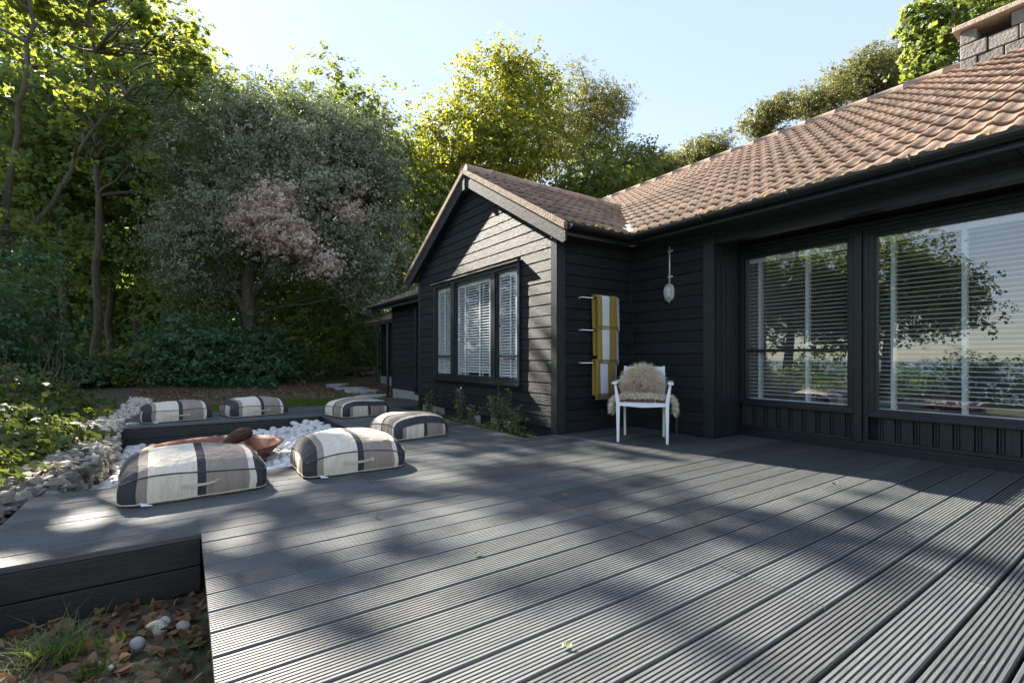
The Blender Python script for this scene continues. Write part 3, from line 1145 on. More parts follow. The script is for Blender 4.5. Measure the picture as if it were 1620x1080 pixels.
# --- gable window: frame, posts, casements, drip cap
win = window_part()
FY = GAB_Y - 0.055
frame_ring('frame', M['frame'], WX0, WX1, WZ0, WZ1, 0.05, FY, GAB_Y + 0.12, win)
for (a, b) in ((-6.85, -6.74), (-5.64, -5.53)):
    hmesh('mullion', MB().box(a, b, FY - 0.006, GAB_Y + 0.1, WZ0 + 0.0505, WZ1 - 0.0505), M['frame'], win, bevel=0.003)
hmesh('drip_cap', MB().box(WX0 - 0.03, WX1 + 0.03, FY - 0.05, GAB_Y, WZ1 + 0.001, WZ1 + 0.022), M['barge'], win, bevel=0.003)
hmesh('sill', MB().box(WX0 - 0.03, WX1 + 0.03, FY - 0.045, GAB_Y, WZ0 - 0.035, WZ0 - 0.001), M['frame'], win, bevel=0.003)
GL = [(-7.449, -6.852), (-6.738, -5.642), (-5.528, -5.006)]
for i, (a, b) in enumerate(GL):
    sy0, sy1 = GAB_Y - 0.04, GAB_Y + 0.005
    top = WZ1 - 0.058 if i != 1 else WZ1 - 0.07
    frame_ring('sash', M['frame'], a, b, WZ0 + 0.052, top, 0.02, sy0, sy1, win)
    pane(a + 0.015, b - 0.015, WZ0 + 0.065, top - 0.015, GAB_Y - 0.02, win, M['glass2'])
    if i != 1:
        hmesh('glazing_bar', MB().box(a + 0.021, b - 0.021, sy0 + 0.003, sy1 - 0.003, 0.9, 0.93), M['frame'], win)
    # white reveal lining inside
    ln = MB()
    y0, y1 = GAB_Y + 0.006, GAB_Y + 0.2
    ln.box(a + 0.001, a + 0.012, y0, y1, WZ0 + 0.051, WZ1 - 0.051)
    ln.box(b - 0.012, b - 0.001, y0, y1, WZ0 + 0.051, WZ1 - 0.051)
    ln.box(a + 0.012, b - 0.012, y0, y1, WZ0 + 0.051, WZ0 + 0.07)
    ln.box(a + 0.012, b - 0.012, y0, y1, WZ1 - 0.07, WZ1 - 0.051)
    hmesh('lining', ln, M['white'], win)
hs = MB().tube([(0, 0, 0), (0, -0.02, 0.01), (0.0, -0.03, 0.06), (0, -0.02, 0.13)], 0.008, 5)
for (xh, zh) in ((-5.46, 1.32), (-4.99, 1.9)):
    o = MB()
    o.v, o.f, o.m = [(p[0] + xh, p[1] + GAB_Y - 0.01, p[2] + zh) for p in hs.v], list(hs.f), list(hs.m)
    hmesh('stay', o, M['frame'], win)


# --- roofs
def wave(u):
    """cross section of a double roll tile over one roll pitch, 0..1"""
    if u < 0.55:
        return 0.029 * math.sin(PI * u / 0.55)
    return -0.004 * math.sin(PI * (u - 0.55) / 0.45)


TW, TG = 0.306, 0.335
NS = 12
SEG = [i / NS * 2 for i in range(NS + 1)]


def tile_mesh():
    v, f = [], []
    for (s_, n_, w_) in ((-0.035, 0.03, 1), (-0.035, 0.012, 1), (TG + 0.02, 0.004, 1)):
        for u in SEG:
            v.append((u * TW / 2, s_, n_ + wave(u % 1.0 if u < 2 else 0.0) - (0.0 if n_ > 0.013 or s_ > 0 else 0.0)))
    n = NS + 1
    for i in range(NS):
        f.append((i, i + 1, 2 * n + i + 1, 2 * n + i))       # top
        f.append((n + i, n + i + 1, i + 1, i))               # front edge
    me = MB().add(v, f).mesh('roof_tile', M['tile'], False)
    me.polygons.foreach_set('use_smooth', [i % 2 == 0 for i in range(len(f))])
    return me


tile = tile_mesh()
TP = math.radians(30)
cT, sT = math.cos(TP), math.sin(TP)
RIDGE_Y, RIDGE_Z = 8.8, EAVE_Z + (8.8 - EAVE_Y) * math.tan(TP)


def main_z(y):
    return EAVE_Z + (y - EAVE_Y) * math.tan(TP)


GE_X = -3.945        # eave edge of the wing's right slope
GE_Z = 2.37


def gab_z(x):
    return GE_Z + (GE_X - x) * math.tan(TP) if x > APX else GE_Z + (x - (2 * APX - GE_X)) * math.tan(TP)


VERGE_Y = 3.40
roof = MB()
th = 0.06
roof.prism([(EAVE_Y - 0.0, EAVE_Z), (RIDGE_Y, RIDGE_Z), (13.3, main_z(2 * RIDGE_Y - 13.3)), (13.3, main_z(2 * RIDGE_Y - 13.3) - th), (RIDGE_Y, RIDGE_Z - th), (EAVE_Y, EAVE_Z - th)], 'x', -9.6, RX1 + 0.4)
roof_main = hmesh('roof', roof, M['slab'])
roof2 = MB()
lx = 2 * APX - GE_X
roof2.prism([(GE_X, GE_Z), (APX, gab_z(APX)), (lx, GE_Z), (lx, GE_Z - th), (APX, gab_z(APX) - th), (GE_X, GE_Z - th)][::-1], 'y', VERGE_Y + 0.03, 7.2)
roof_gab = hmesh('roof', roof2, M['slab'])
cand = []
# main slope: basis X across, slope up (0,cT,sT), normal (0,-sT,cT)
Bm = Matrix(((1, 0, 0), (0, cT, -sT), (0, sT, cT)))
nrow = int((RIDGE_Y - EAVE_Y) / cT / TG) + 1
xx = -9.6
while xx < RX1 + 0.2:
    for i in range(nrow):
        s_ = i * TG - 0.03
        y, z = EAVE_Y + s_ * cT, EAVE_Z + s_ * sT
        yc, zc = y + 0.5 * TG * cT, z + 0.5 * TG * sT
        xc = xx + TW / 2
        if xc < GE_X + 0.1 and xc > lx and zc < gab_z(xc) - 0.02:
            continue
        cand.append((roof_main, Bm, Vector((xx, y, z + 0.004)), Vector((xc, yc, zc))))
    xx += TW
# wing's right slope: across = +y, up = (-cT,0,sT), normal (sT,0,cT)
Bg = Matrix(((0, -cT, sT), (1, 0, 0), (0, sT, cT)))
nrow2 = int((GE_X - APX) / cT / TG) + 1
yy = VERGE_Y + 0.03
while yy < 7.0:
    for i in range(nrow2):
        s_ = i * TG - 0.03
        x_, z = GE_X - s_ * cT, GE_Z + s_ * sT
        xc, zc, yc = x_ - 0.5 * TG * cT, z + 0.5 * TG * sT, yy + TW / 2
        if yc > EAVE_Y and zc < main_z(yc) - 0.02:
            continue
        cand.append((roof_gab, Bg, Vector((x_, yy, z + 0.004)), Vector((xc, yc, zc))))
    yy += TW
# wing's left slope: across = -y
Bl = Matrix(((0, cT, -sT), (-1, 0, 0), (0, sT, cT)))
yy = VERGE_Y + 0.03
while yy < 6.0:
    for i in range(nrow2):
        s_ = i * TG - 0.03
        x_, z = lx + s_ * cT, GE_Z + s_ * sT
        cand.append((roof_gab, Bl, Vector((x_, yy + TW, z + 0.004)), Vector((x_, yy, z - 3))))
    yy += TW


def pri_of(c):
    pj = proj(*c)
    if not pj or not (-40 < pj[0] < 1680 and 60 < pj[1]):
        return 0
    return 1 / pj[2]


cand.sort(key=lambda t: -pri_of(t[3]))
cnt = 0
rest = {roof_main: MB(), roof_gab: MB()}
tv = np.array([v.co[:] for v in tile.vertices])
tf = [tuple(p.vertices) for p in tile.polygons]
for par, B, p, c in cand:
    jit = Matrix.Rotation(random.gauss(0, 0.006), 3, 'Z') @ Matrix.Rotation(random.gauss(0, 0.006), 3, 'X')
    R = B @ jit
    if cnt < 300:
        o = link('roof_tile', tile, par)
        o.matrix_basis = Matrix.Translation(hl(p)) @ R.to_4x4()
        cnt += 1
    else:
        rest[par].add(tv @ np.array(R).T + np.array(hl(p)), tf)
for par, mb in rest.items():
    if mb.v:
        tag(mb.build('far_tiles', M['tile'], par, True), kind='stuff')
# ridge tiles
rt = MB()
nseg = 8
for (y0, dz) in ((0.0, 0.006), (0.44, 0.0)):
    pass
v, f = [], []
for j, (l_, rr) in enumerate(((0.0, 0.128), (0.46, 0.12))):
    for k in range(nseg + 1):
        a = math.radians(-15 + 210 * k / nseg)
        v.append((l_, rr * math.cos(a), rr * math.sin(a) * 0.8))
for k in range(nseg):
    f.append((k, k + 1, nseg + 2 + k, nseg + 1 + k))
f.append(tuple(range(nseg + 1)))
ridge_tile = MB().add(v, f).mesh('ridge_tile', M['ridge'], True)
xx = -9.6
while xx < RX1 + 0.1:
    o = link('ridge_tile', ridge_tile, roof_main)
    o.location = hl((xx, RIDGE_Y, RIDGE_Z - 0.015 + random.uniform(-0.004, 0.004)))
    xx += 0.445
yy = VERGE_Y + 0.0
while yy < 6.7:
    o = link('ridge_tile', ridge_tile, roof_gab)
    o.location = hl((APX, yy, gab_z(APX) - 0.015 + random.uniform(-0.004, 0.004)))
    o.rotation_euler = (0, 0, PI / 2)
    yy += 0.445
# bargeboards and verge mortar
for sgn in (1, -1):
    ex = GE_X if sgn > 0 else lx
    z_e, z_a = GE_Z - 0.0, gab_z(APX)
    for nm, m, y0, y1, dt, db in (('bargeboard', M['barge'], VERGE_Y + 0.03, VERGE_Y + 0.055, -0.062, -0.235), ('verge', M['verge'], VERGE_Y - 0.005, VERGE_Y + 0.06, 0.02, -0.06)):
        ext = 0.02 if nm == 'verge' else 0.0
        exx = ex + sgn * ext
        zz = z_e - ext * math.tan(TP)
        poly = [(APX + sgn * 0.001, z_a + db), (APX + sgn * 0.001, z_a + dt), (exx, zz + dt), (exx, zz + db)]
        if nm == 'bargeboard':
            poly = [(APX + sgn * 0.001, z_a + db), (APX + sgn * 0.001, z_a + dt), (exx, zz + dt), (exx, zz + dt - 0.13), (exx - sgn * 0.05, zz + db + 0.03)]
        if sgn < 0:
            poly = poly[::-1]
        hmesh(nm, MB().prism(poly, 'y', y0, y1), m, bevel=0.003)
hb('finial_block', M['barge'], APX - 0.03, APX + 0.03, VERGE_Y + 0.01, VERGE_Y + 0.06, gab_z(APX) - 0.3, gab_z(APX) - 0.07)
# boxed eave return under the wing's right slope
hb('soffit', M['black'], COR_X + 0.03, GE_X, VERGE_Y + 0.06, EAVE_Y + 0.0, 2.268, 2.284)
hb('fascia', M['frame'], GE_X - 0.023, GE_X - 0.003, VERGE_Y + 0.056, EAVE_Y - 0.021, 2.245, 2.365)
# purlin / soffit under the verge overhang
for sgn in (1, -1):
    ex = GE_X if sgn > 0 else lx
    poly = [(APX, gab_z(APX) - 0.075), (ex, GE_Z - 0.075), (ex, GE_Z - 0.09), (APX, gab_z(APX) - 0.09)]
    if sgn < 0:
        poly = poly[::-1]
    hmesh('soffit', MB().prism(poly, 'y', VERGE_Y + 0.056, GAB_Y - 0.02), M['black'])


# gutters: half-round channel swept along an axis
def gutter(p0, p1, out):
    """p0->p1 horizontal; out: unit vector away from the wall"""
    p0, p1, out = Vector(p0), Vector(p1), Vector(out)
    prof = []
    for rr in (0.056, 0.05):
        ks = range(0, 9) if rr > 0.052 else range(8, -1, -1)
        for k in ks:
            a = PI + PI * k / 8
            prof.append((rr * math.cos(a), rr * math.sin(a)))
    v = [p0 + out * a + Vector((0, 0, b)) for a, b in prof] + [p1 + out * a + Vector((0, 0, b)) for a, b in prof]
    n = len(prof)
    f = [(k, (k + 1) % n, n + (k + 1) % n, n + k) for k in range(n)]
    f += [tuple(range(9)), tuple(range(n, n + 9))]
    return MB().add([tuple(q) for q in v], f)


gut = hmesh('gutter', gutter((GE_X + 0.02, EAVE_Y - 0.08, 2.355), (RX1 + 0.3, EAVE_Y - 0.08, 2.355), (0, -1, 0)), M['plastic'], smooth=False)
gut2 = hmesh('gutter', gutter((GE_X + 0.06, VERGE_Y + 0.04, 2.348), (GE_X + 0.06, EAVE_Y - 0.04, 2.348), (1, 0, 0)), M['plastic'], smooth=False)
for gx in (-2.9, -2.05, -1.2, -0.35, 0.5):
    mb = MB()
    pts = [(gx, EAVE_Y - 0.08 + 0.06 * math.cos(PI + PI * k / 8), 2.355 + 0.06 * math.sin(PI + PI * k / 8)) for k in range(9)]
    mb.tube([(gx, EAVE_Y - 0.145, 2.372)] + pts, 0.007, 5)
    hmesh('bracket', mb, M['plastic'], gut)
# moss and lichen along the eaves and the valley lead
mm = MB()
bl_v, bl_f = blob(6, 4, 0.4, 5)
for k in range(420):
    if k < 300:
        x_ = random.uniform(GE_X + 0.05, 1.2)
        p = (x_, EAVE_Y - 0.02 + random.uniform(-0.055, 0.03), EAVE_Z + 0.005 + random.uniform(-0.012, 0.02))
    else:
        p = (GE_X + random.uniform(-0.02, 0.06), random.uniform(VERGE_Y + 0.1, EAVE_Y), GE_Z + 0.005 + random.uniform(-0.01, 0.018))
    sz = random.choice([0.008, 0.01, 0.014, 0.02]) * random.uniform(0.7, 1.3)
    mm.add([(p[0] + q[0] * sz * 1.3, p[1] + q[1] * sz, p[2] + q[2] * sz * 0.8) for q in bl_v], bl_f)
tag(hmesh('moss', mm, M['moss'], roof_main, True), kind='stuff')
vl = MB()
for k in range(5):
    x_, y_ = GE_X - 0.02 - 0.095 * k, EAVE_Y - 0.02 + 0.095 * k
    z_ = main_z(y_) + 0.06
    vl.add([(x_ - 0.08, y_ - 0.04, z_ + 0.02), (x_ + 0.02, y_ - 0.05, z_ - 0.012), (x_ + 0.07, y_ + 0.03, z_ + 0.02), (x_ - 0.09, y_ + 0.1, z_ + 0.06), (x_ - 0.14, y_ + 0.06, z_ + 0.08)], [(0, 1, 2, 3, 4)])
hmesh('valley_flashing', vl, M['lead'])

# --- chimney on the ridge
CHX0, CHX1, CHY0, CHY1 = -1.80, -0.35, 8.4, 9.25
chz0, chz1 = 4.2, 5.02
chim = thing('chimney', None, None)
chim.parent = house
hb('flue_core', M['mortar'], CHX0 + 0.015, CHX1 - 0.015, CHY0 + 0.3, CHY1 - 0.015, chz0, chz1, chim)
for o in (chim.children[-1],):
    o.location = Vector(o.location) + HO
zz = 4.22
ri = 0
while zz < chz1 - 0.02:
    hgt = 0.19
    xx = CHX0
    first = True
    while xx < CHX1 - 0.01:
        w = random.uniform(0.24, 0.42) if not first or ri % 2 else 0.17
        first = False
        x1 = min(xx + w, CHX1)
        if CHX1 - x1 < 0.1:
            x1 = CHX1
        op = (zz > chz1 - 0.22 and xx > CHX0 + 0.15 and x1 < CHX0 + 0.75)
        if not op:
            o = hb('stone_block', M['stone_block'], xx + 0.006, x1 - 0.006, CHY0 + random.uniform(0, 0.012), CHY0 + 0.33, zz + 0.006, zz + hgt - 0.006, chim, bevel=0.01)
            o.location = Vector(o.location) + HO
        xx = x1
    # left return
    o = hb('stone_block', M['stone_block'], CHX0 - random.uniform(0, 0.008), CHX0 + 0.2, CHY0 + 0.335, CHY0 + 0.62, zz + 0.006, zz + hgt - 0.006, chim, bevel=0.01)
    o.location = Vector(o.location) + HO
    o = hb('stone_block', M['stone_block'], CHX0 - random.uniform(0, 0.008), CHX0 + 0.2, CHY0 + 0.625, CHY1, zz + 0.006, zz + hgt - 0.006, chim, bevel=0.01)
    o.location = Vector(o.location) + HO
    zz += hgt
    ri += 1
o = hb('cap', M['cap'], CHX0 - 0.06, CHX1 + 0.06, CHY0 - 0.06, CHY1 + 0.06, zz + 0.001, zz + 0.075, chim, bevel=0.012)
o.location = Vector(o.location) + HO

# --- rear wing beyond the gable, set back
W2Y, W2X0 = 4.12, -11.0
w2 = MB()
w2.box(W2X0, -9.55, W2Y + 0.002, W2Y + 0.1, -0.2, 2.1)
w2.box(-8.9, GX0 - 0.03, W2Y + 0.002, W2Y + 0.1, -0.2, 2.1)
w2.box(-9.55, -8.9, W2Y + 0.002, W2Y + 0.1, 1.98, 2.1)
w2.box(-9.55, -8.9, W2Y + 0.002, W2Y + 0.1, -0.2, 0.1)
w2.box(W2X0, W2X0 + 0.1, W2Y + 0.101, 8.0, -0.2, 2.1)
w2w = hmesh('wall', w2, M['black'])
for i in range(15):
    z0 = 0.16 + i * 0.13
    for a, b in ((W2X0 + 0.06, -9.62), (-8.84, GX0)):
        o = link('weatherboard', unit_board, w2w)
        o.location = hl((a, W2Y, z0))
        o.scale = (b - a, 1, 0.97)
hb('plinth', M['concrete'], W2X0 + 0.02, GX0 - 0.03, W2Y - 0.03, W2Y + 0.001, -0.1, 0.155)
hb('corner_board', M['blackv'], W2X0 - 0.02, W2X0 + 0.06, W2Y - 0.03, W2Y + 0.001, -0.05, 2.1)
win = window_part()
frame_ring('frame', M['frame'], -9.62, -8.84, 0.1, 2.0, 0.06, W2Y - 0.04, W2Y + 0.05, win)
pane(-9.56, -8.9, 0.16, 1.94, W2Y + 0.02, win, M['glass2'])
hmesh('glazing_bar', MB().box(-9.56, -8.9, W2Y - 0.01, W2Y + 0.04, 0.82, 0.86), M['frame'], win)
tp = math.radians(24)
e2y, e2z = W2Y - 0.36, 2.11
r2x0, r2x1 = -11.45, GX0 - 0.03
rr2 = MB().prism([(e2y, e2z), (e2y + 2.6, e2z + 2.6 * math.tan(tp)), (e2y + 5.2, e2z), (e2y + 5.2, e2z - 0.06), (e2y + 2.6, e2z + 2.6 * math.tan(tp) - 0.06), (e2y, e2z - 0.06)], 'x', r2x0, r2x1)
roof3 = hmesh('roof', rr2, M['slab'])
B3 = Matrix(((1, 0, 0), (0, math.cos(tp), -math.sin(tp)), (0, math.sin(tp), math.cos(tp))))
xx = r2x0
mb = MB()
while xx < r2x1 - 0.1:
    for i in range(8):
        s_ = i * TG - 0.03
        p = hl((xx, e2y + s_ * math.cos(tp), e2z + s_ * math.sin(tp) + 0.004))
        o = link('roof_tile', tile, roof3)
        o.matrix_basis = Matrix.Translation(p) @ B3.to_4x4()
    xx += TW
hb('fascia', M['frame'], r2x0, r2x1, e2y - 0.02, e2y - 0.001, e2z - 0.12, e2z)
hmesh('gutter', gutter((r2x0 + 0.05, e2y - 0.08, e2z - 0.01), (r2x1, e2y - 0.08, e2z - 0.01), (0, -1, 0)), M['plastic'])
hmesh('downpipe', MB().tube([(-11.3, e2y - 0.08, e2z - 0.05), (-11.3, e2y - 0.08, e2z - 0.2), (-11.08, W2Y - 0.1, e2z - 0.42), (-11.08, W2Y - 0.1, -0.05)], 0.034, 8), M['plastic'])
hb('bargeboard', M['barge'], r2x0 - 0.02, r2x0 - 0.001, e2y + 0.02, e2y + 0.2, e2z - 0.1, e2z - 0.02)

# --- outbuilding beyond
shed = thing('outbuilding', 'small dark boarded outbuilding with tiled roof beyond the rear wing', 'outbuilding', (-13.85, 6.8, 0))
sw = MB()
sw.box(-1.9, 2.3, -1.3, 1.5, 0.0, 2.15)
sbody = sw.build('wall', M['black'], shed)
for i in range(15):
    o = link('weatherboard', unit_board, sbody)
    o.location = (-1.88, -1.301, 0.28 + i * 0.125)
    o.scale = (4.16, 1, 0.93)
MB().box(-1.92, 2.3, -1.33, -1.302, -0.1, 0.27).build('plinth', M['concrete'], shed)
sr = MB().prism([(-1.75, 2.02), (0.1, 2.95), (1.9, 2.05), (1.9, 1.97), (0.1, 2.87), (-1.75, 1.94)], 'x', -2.25, 2.4).build('roof', M['slab'], shed)
B4a = math.atan2(0.93, 1.85)
B4 = Matrix(((1, 0, 0), (0, math.cos(B4a), -math.sin(B4a)), (0, math.sin(B4a), math.cos(B4a))))
mb = MB()
for k in range(15):
    for i in range(6):
        s_ = i * TG - 0.03
        R = np.array(B4)
        mb.add(tv @ R.T + np.array([-2.25 + k * TW, -1.75 + s_ * math.cos(B4a), 2.03 + s_ * math.sin(B4a)]), tf)
tag(mb.build('roof_tiles', M['tile'], sr, True), kind='stuff')
MB().tube([(-1.98, -1.42, 1.9), (-1.98, -1.42, 0.0)], 0.035, 8).build('downpipe', M['plastic'], shed)
wf = MB().box(0.75, 1.25, -1.345, -1.325, 1.15, 1.75).build('window', M['white'], shed)
MB().add([(0.8, -1.35, 1.2), (1.2, -1.35, 1.2), (1.2, -1.35, 1.7), (0.8, -1.35, 1.7)], [(0, 1, 2, 3)]).build('pane', M['glass2'], wf)


# ------------------------------------------------------------------ venetian blinds
def blind(label, x0, x1, z0, z1, y, tilt, tapes, pitch=0.042):
    b = thing('venetian_blind', label, 'blind', ((x0 + x1) / 2, y, z1), 0, 'white venetian blinds in the house windows')
    hw = (x1 - x0) / 2
    ca, sa = math.cos(tilt), math.sin(tilt)
    w = 0.024
    pr_ = [(-w, 0.0005), (0, 0.003), (w, 0.0005), (w, -0.0035), (0, -0.001), (-w, -0.0035)]
    pr_ = [(a * ca - c * sa, a * sa + c * ca) for a, c in pr_]
    sm = MB().prism(pr_[::-1], 'x', -hw, hw).mesh('slat', M['slat'])
    MB().box(-hw, hw, -0.028, 0.028, -0.05, 0).build('headrail', M['slat'], b)
    n = int((z1 - z0 - 0.08) / pitch)
    for i in range(n):
        o = link('slat', sm, b, (0, 0, -0.075 - i * pitch))
        o.rotation_euler = (random.gauss(0, 0.012), random.gauss(0, 0.0012), 0)
    MB().box(-hw, hw, -0.024, 0.024, -(z1 - z0), -(z1 - z0) + 0.016).build('bottom_rail', M['slat'], b)
    for tx in tapes:
        c = tx - (x0 + x1) / 2
        for sy in (-0.027, 0.0265):
            MB().box(c - 0.0175, c + 0.0175, sy, sy + 0.0008, -(z1 - z0) + 0.01, -0.05).build('ladder_tape', M['tape'], b)
    return b


blind('white venetian blind with open slats in the smaller pane of the window wall', -2.975, -1.97, 0.42, 2.03, WALL_Y + 0.075, 0.06, (-2.86, -2.36))
blind('white venetian blind with open slats in the widest window', -1.725, 1.19, 0.4, 2.03, WALL_Y + 0.075, 0.06, (-1.62, -1.13, -0.2, 0.8))
blind('white venetian blind in the gable pane nearest the rear wing', -7.425, -6.87, 0.6, 2.05, GAB_Y + 0.045, 0.55, (-7.2, -6.98), 0.04)
blind('white venetian blind in the wide middle pane of the gable window', -6.715, -5.665, 0.6, 2.04, GAB_Y + 0.045, 0.55, (-6.5, -6.06, -5.78), 0.04)
blind('white venetian blind in the gable pane nearest the towel rails', -5.505, -5.03, 0.6, 2.05, GAB_Y + 0.045, 0.55, (-5.25, -5.12), 0.04)
blind('white venetian blind in the narrow window of the rear wing', -9.55, -8.91, 0.2, 1.95, W2Y + 0.06, 0.6, (-9.4, -9.05), 0.042)


# ------------------------------------------------------------------ floor cushions
def pouf_mesh(L_, W_, H_, seed):
    rr = np.random.default_rng(seed)
    ph = rr.uniform(0, 6.28, 8)
    n = 22
    nz = 8
    V, F, UV = [], [], []
    lin = np.linspace(-1, 1, n + 1)

    def shape(px, py, kind, t):
        m_ = max(abs(px), abs(py), 1e-6)
        ex = 9.0
        ux, uy = px / m_, py / m_
        fct = (abs(ux) ** ex + abs(uy) ** ex) ** (-1 / ex) if m_ > 1e-5 else 1.0
        fct = 1 + (fct - 1) * m_ ** 5
        corner = (px * px) * (py * py)
        seam = 0.60 * H_ - 0.13 * H_ * corner ** 2 + 0.012 * math.sin(2.6 * px + ph[0]) + 0.010 * math.sin(3.1 * py + ph[1])
        if kind == 'top':
            dome = (1 - abs(px) ** 2.6) * (1 - abs(py) ** 2.6)
            z = seam + (H_ - seam) * dome ** 0.47 + (0.014 * math.sin(2.2 * px + ph[5]) * math.cos(1.9 * py + ph[6]) + 0.008 * math.sin(6 * px + ph[2]) * math.sin(5 * py + ph[3])) * dome
            sc = 1.0
        elif kind == 'side':
            z = 0.012 + (seam - 0.012) * t
            sc = 0.955 + 0.065 * math.sin(PI * (0.25 + 0.55 * t)) + 0.009 * math.sin(11 * (px + py) + ph[4] + 3 * t) + 0.006 * math.sin(23 * (px - py) + ph[7])
        else:
            z = 0.004
            sc = 0.955 + 0.065 * math.sin(PI * 0.25) - 0.02
        if kind == 'top':
            sc = 0.955 + 0.065 * math.sin(PI * 0.8) + 0.02 * (1 - m_) * 0
        if kind != 'bottom':
            sc += 0.03 * corner ** 3 * (t if kind == 'side' else 1)
        return (px * fct * sc * L_ / 2, py * fct * sc * W_ / 2, z)

    # top
    base = len(V)
    for j in range(n + 1):
        for i in range(n + 1):
            V.append(shape(lin[i], lin[j], 'top', 1))
    for j in range(n):
        for i in range(n):
            a = base + j * (n + 1) + i
            F.append((a, a + 1, a + n + 2, a + n + 1))
            UV.append([((lin[q_] + 1) / 2, 0) for q_ in (i, i + 1, i + 1, i)])
    # sides
    for (ax, sg) in (('y', -1), ('x', 1), ('y', 1), ('x', -1)):
        base = len(V)
        for k in range(nz + 1):
            for i in range(n + 1):
                p = lin[i]
                px, py = (p, sg) if ax == 'y' else (sg, p)
                V.append(shape(px, py, 'side', k / nz))
        flip = (ax == 'y' and sg > 0) or (ax == 'x' and sg < 0)
        for k in range(nz):
            for i in range(n):
                a = base + k * (n + 1) + i
                qd = (a, a + 1, a + n + 2, a + n + 1)
                uu = [((lin[q_] + 1) / 2, 1) for q_ in (i, i + 1, i + 1, i)]
                if flip:
                    qd, uu = qd[::-1], uu[::-1]
                F.append(qd)
                UV.append(uu)
    base = len(V)
    rim = [(-1, -1), (1, -1), (1, 1), (-1, 1)]
    for j in range(5):
        for i in range(5):
            V.append(shape(-1 + i * 0.5, -1 + j * 0.5, 'bottom', 0))
    for j in range(4):
        for i in range(4):
            a = base + j * 5 + i
            F.append((a + 5, a + 6, a + 1, a))
            UV.append([(0.3, 0)] * 4)
    me = bpy.data.meshes.new('cover')
    me.from_pydata(V, [], F)
    uvl = me.uv_layers.new(name='UVMap')
    flat = [c for u in UV for pr2 in u for c in pr2]
    uvl.data.foreach_set('uv', flat)
    me.materials.append(M['stripe'])
    me.polygons.foreach_set('use_smooth', [True] * len(F))
    me.update()
    seam_pts, low_pts = [], []
    for (ax, sg, rev) in (('y', -1, False), ('x', 1, False), ('y', 1, True), ('x', -1, True)):
        ls = lin[::-1] if rev else lin
        for p in ls[:-1]:
            px, py = (p, sg) if ax == 'y' else (sg, p)
            a = shape(px, py, 'side', 1.0)
            seam_pts.append((a[0] * 1.001, a[1] * 1.001, a[2]))
            b_ = shape(px, py, 'side', 0.0)
            low_pts.append((b_[0] * 1.003, b_[1] * 1.003, b_[2] + 0.006))
    front = shape(0, -1, 'side', 0.55)
    return me, seam_pts + seam_pts[:1], low_pts + low_pts[:1], front


def pouf(label, loc, rot, L_=0.76, W_=0.7, H_=0.3, seed=1, handle=True, care=True):
    """local -y is the side with the handle"""
    me, seam, low, fr = pouf_mesh(L_, W_, H_, seed)
    t = thing('floor_cushion', label, 'cushion', loc, rot, 'striped floor cushions around the pebble bed')
    link('cover', me, t)
    MB().tube(seam, 0.005, 5, cap=False).build('seam', M['piping'], t, True)
    MB().tube(low, 0.005, 5, cap=False).build('hem', M['hem'], t, True)
    if handle:
        y = fr[1]
        z = fr[2]
        hw = 0.105
        pts = [(-hw, y - 0.001, z), (-hw * 0.8, y - 0.012, z - 0.001), (-hw * 0.3, y - 0.022, z - 0.004), (hw * 0.3, y - 0.022, z - 0.004), (hw * 0.8, y - 0.012, z + 0.002), (hw, y - 0.001, z + 0.004)]
        mb = MB()
        for a, b in zip(pts[:-1], pts[1:]):
            for dz in (0,):
                mb.add([(a[0], a[1], a[2] - 0.008), (b[0], b[1], b[2] - 0.008), (b[0], b[1], b[2] + 0.008), (a[0], a[1], a[2] + 0.008), (a[0], a[1] + 0.004, a[2] - 0.008), (b[0], b[1] + 0.004, b[2] - 0.008), (b[0], b[1] + 0.004, b[2] + 0.008), (a[0], a[1] + 0.004, a[2] + 0.008)],
                       [(0, 1, 2, 3), (7, 6, 5, 4), (3, 2, 6, 7), (4, 5, 1, 0)])
        for sx in (-1, 1):
            mb.box(sx * hw - 0.012, sx * hw + 0.012, y - 0.004, y + 0.004, z - 0.012, z + 0.014)
        mb.build('handle', M['handle'], t)
    if care:
        MB().add([(-L_ * 0.37, fr[1] - 0.004, 0.03), (-L_ * 0.3, fr[1] - 0.012, 0.012), (-L_ * 0.29, fr[1] - 0.03, 0.008), (-L_ * 0.36, fr[1] - 0.028, 0.012)], [(0, 1, 2, 3)]).build('care_label', M['label'], t)
    return t


# local -y must face +x (towards the camera): rotate by +90 degrees
pouf('striped floor cushion with handle on the deck edge in front of the rusty bowl', (-3.97, 0.06, 0), PI / 2 + 0.04, 0.8, 0.7, 0.28, 1)
pouf('striped floor cushion with handle on the deck, its dark banded end over the pebbles', (-4.06, 1.12, 0), PI / 2 - 0.03, 0.78, 0.72, 0.285, 2)
pouf('striped floor cushion set sideways beside the flower bed, taller and paler front', (-5.24, 2.15, 0), 0.12, 0.7, 0.68, 0.27, 3, False, False)
pouf('striped floor cushion set sideways at the corner of the pebble bed by the grass', (-7.52, 2.22, 0), 0.2, 0.74, 0.76, 0.27, 4, False, False)
pouf('striped floor cushion with white care label beside the end of the flint wall', (-8.43, -0.1, 0), PI / 2 + 0.12, 0.8, 0.7, 0.275, 5)
pouf('striped floor cushion with handle in the middle of the far bench, backed by lawn', (-8.5, 0.9, 0), PI / 2 + 0.2, 0.8, 0.7, 0.275, 6, True, False)

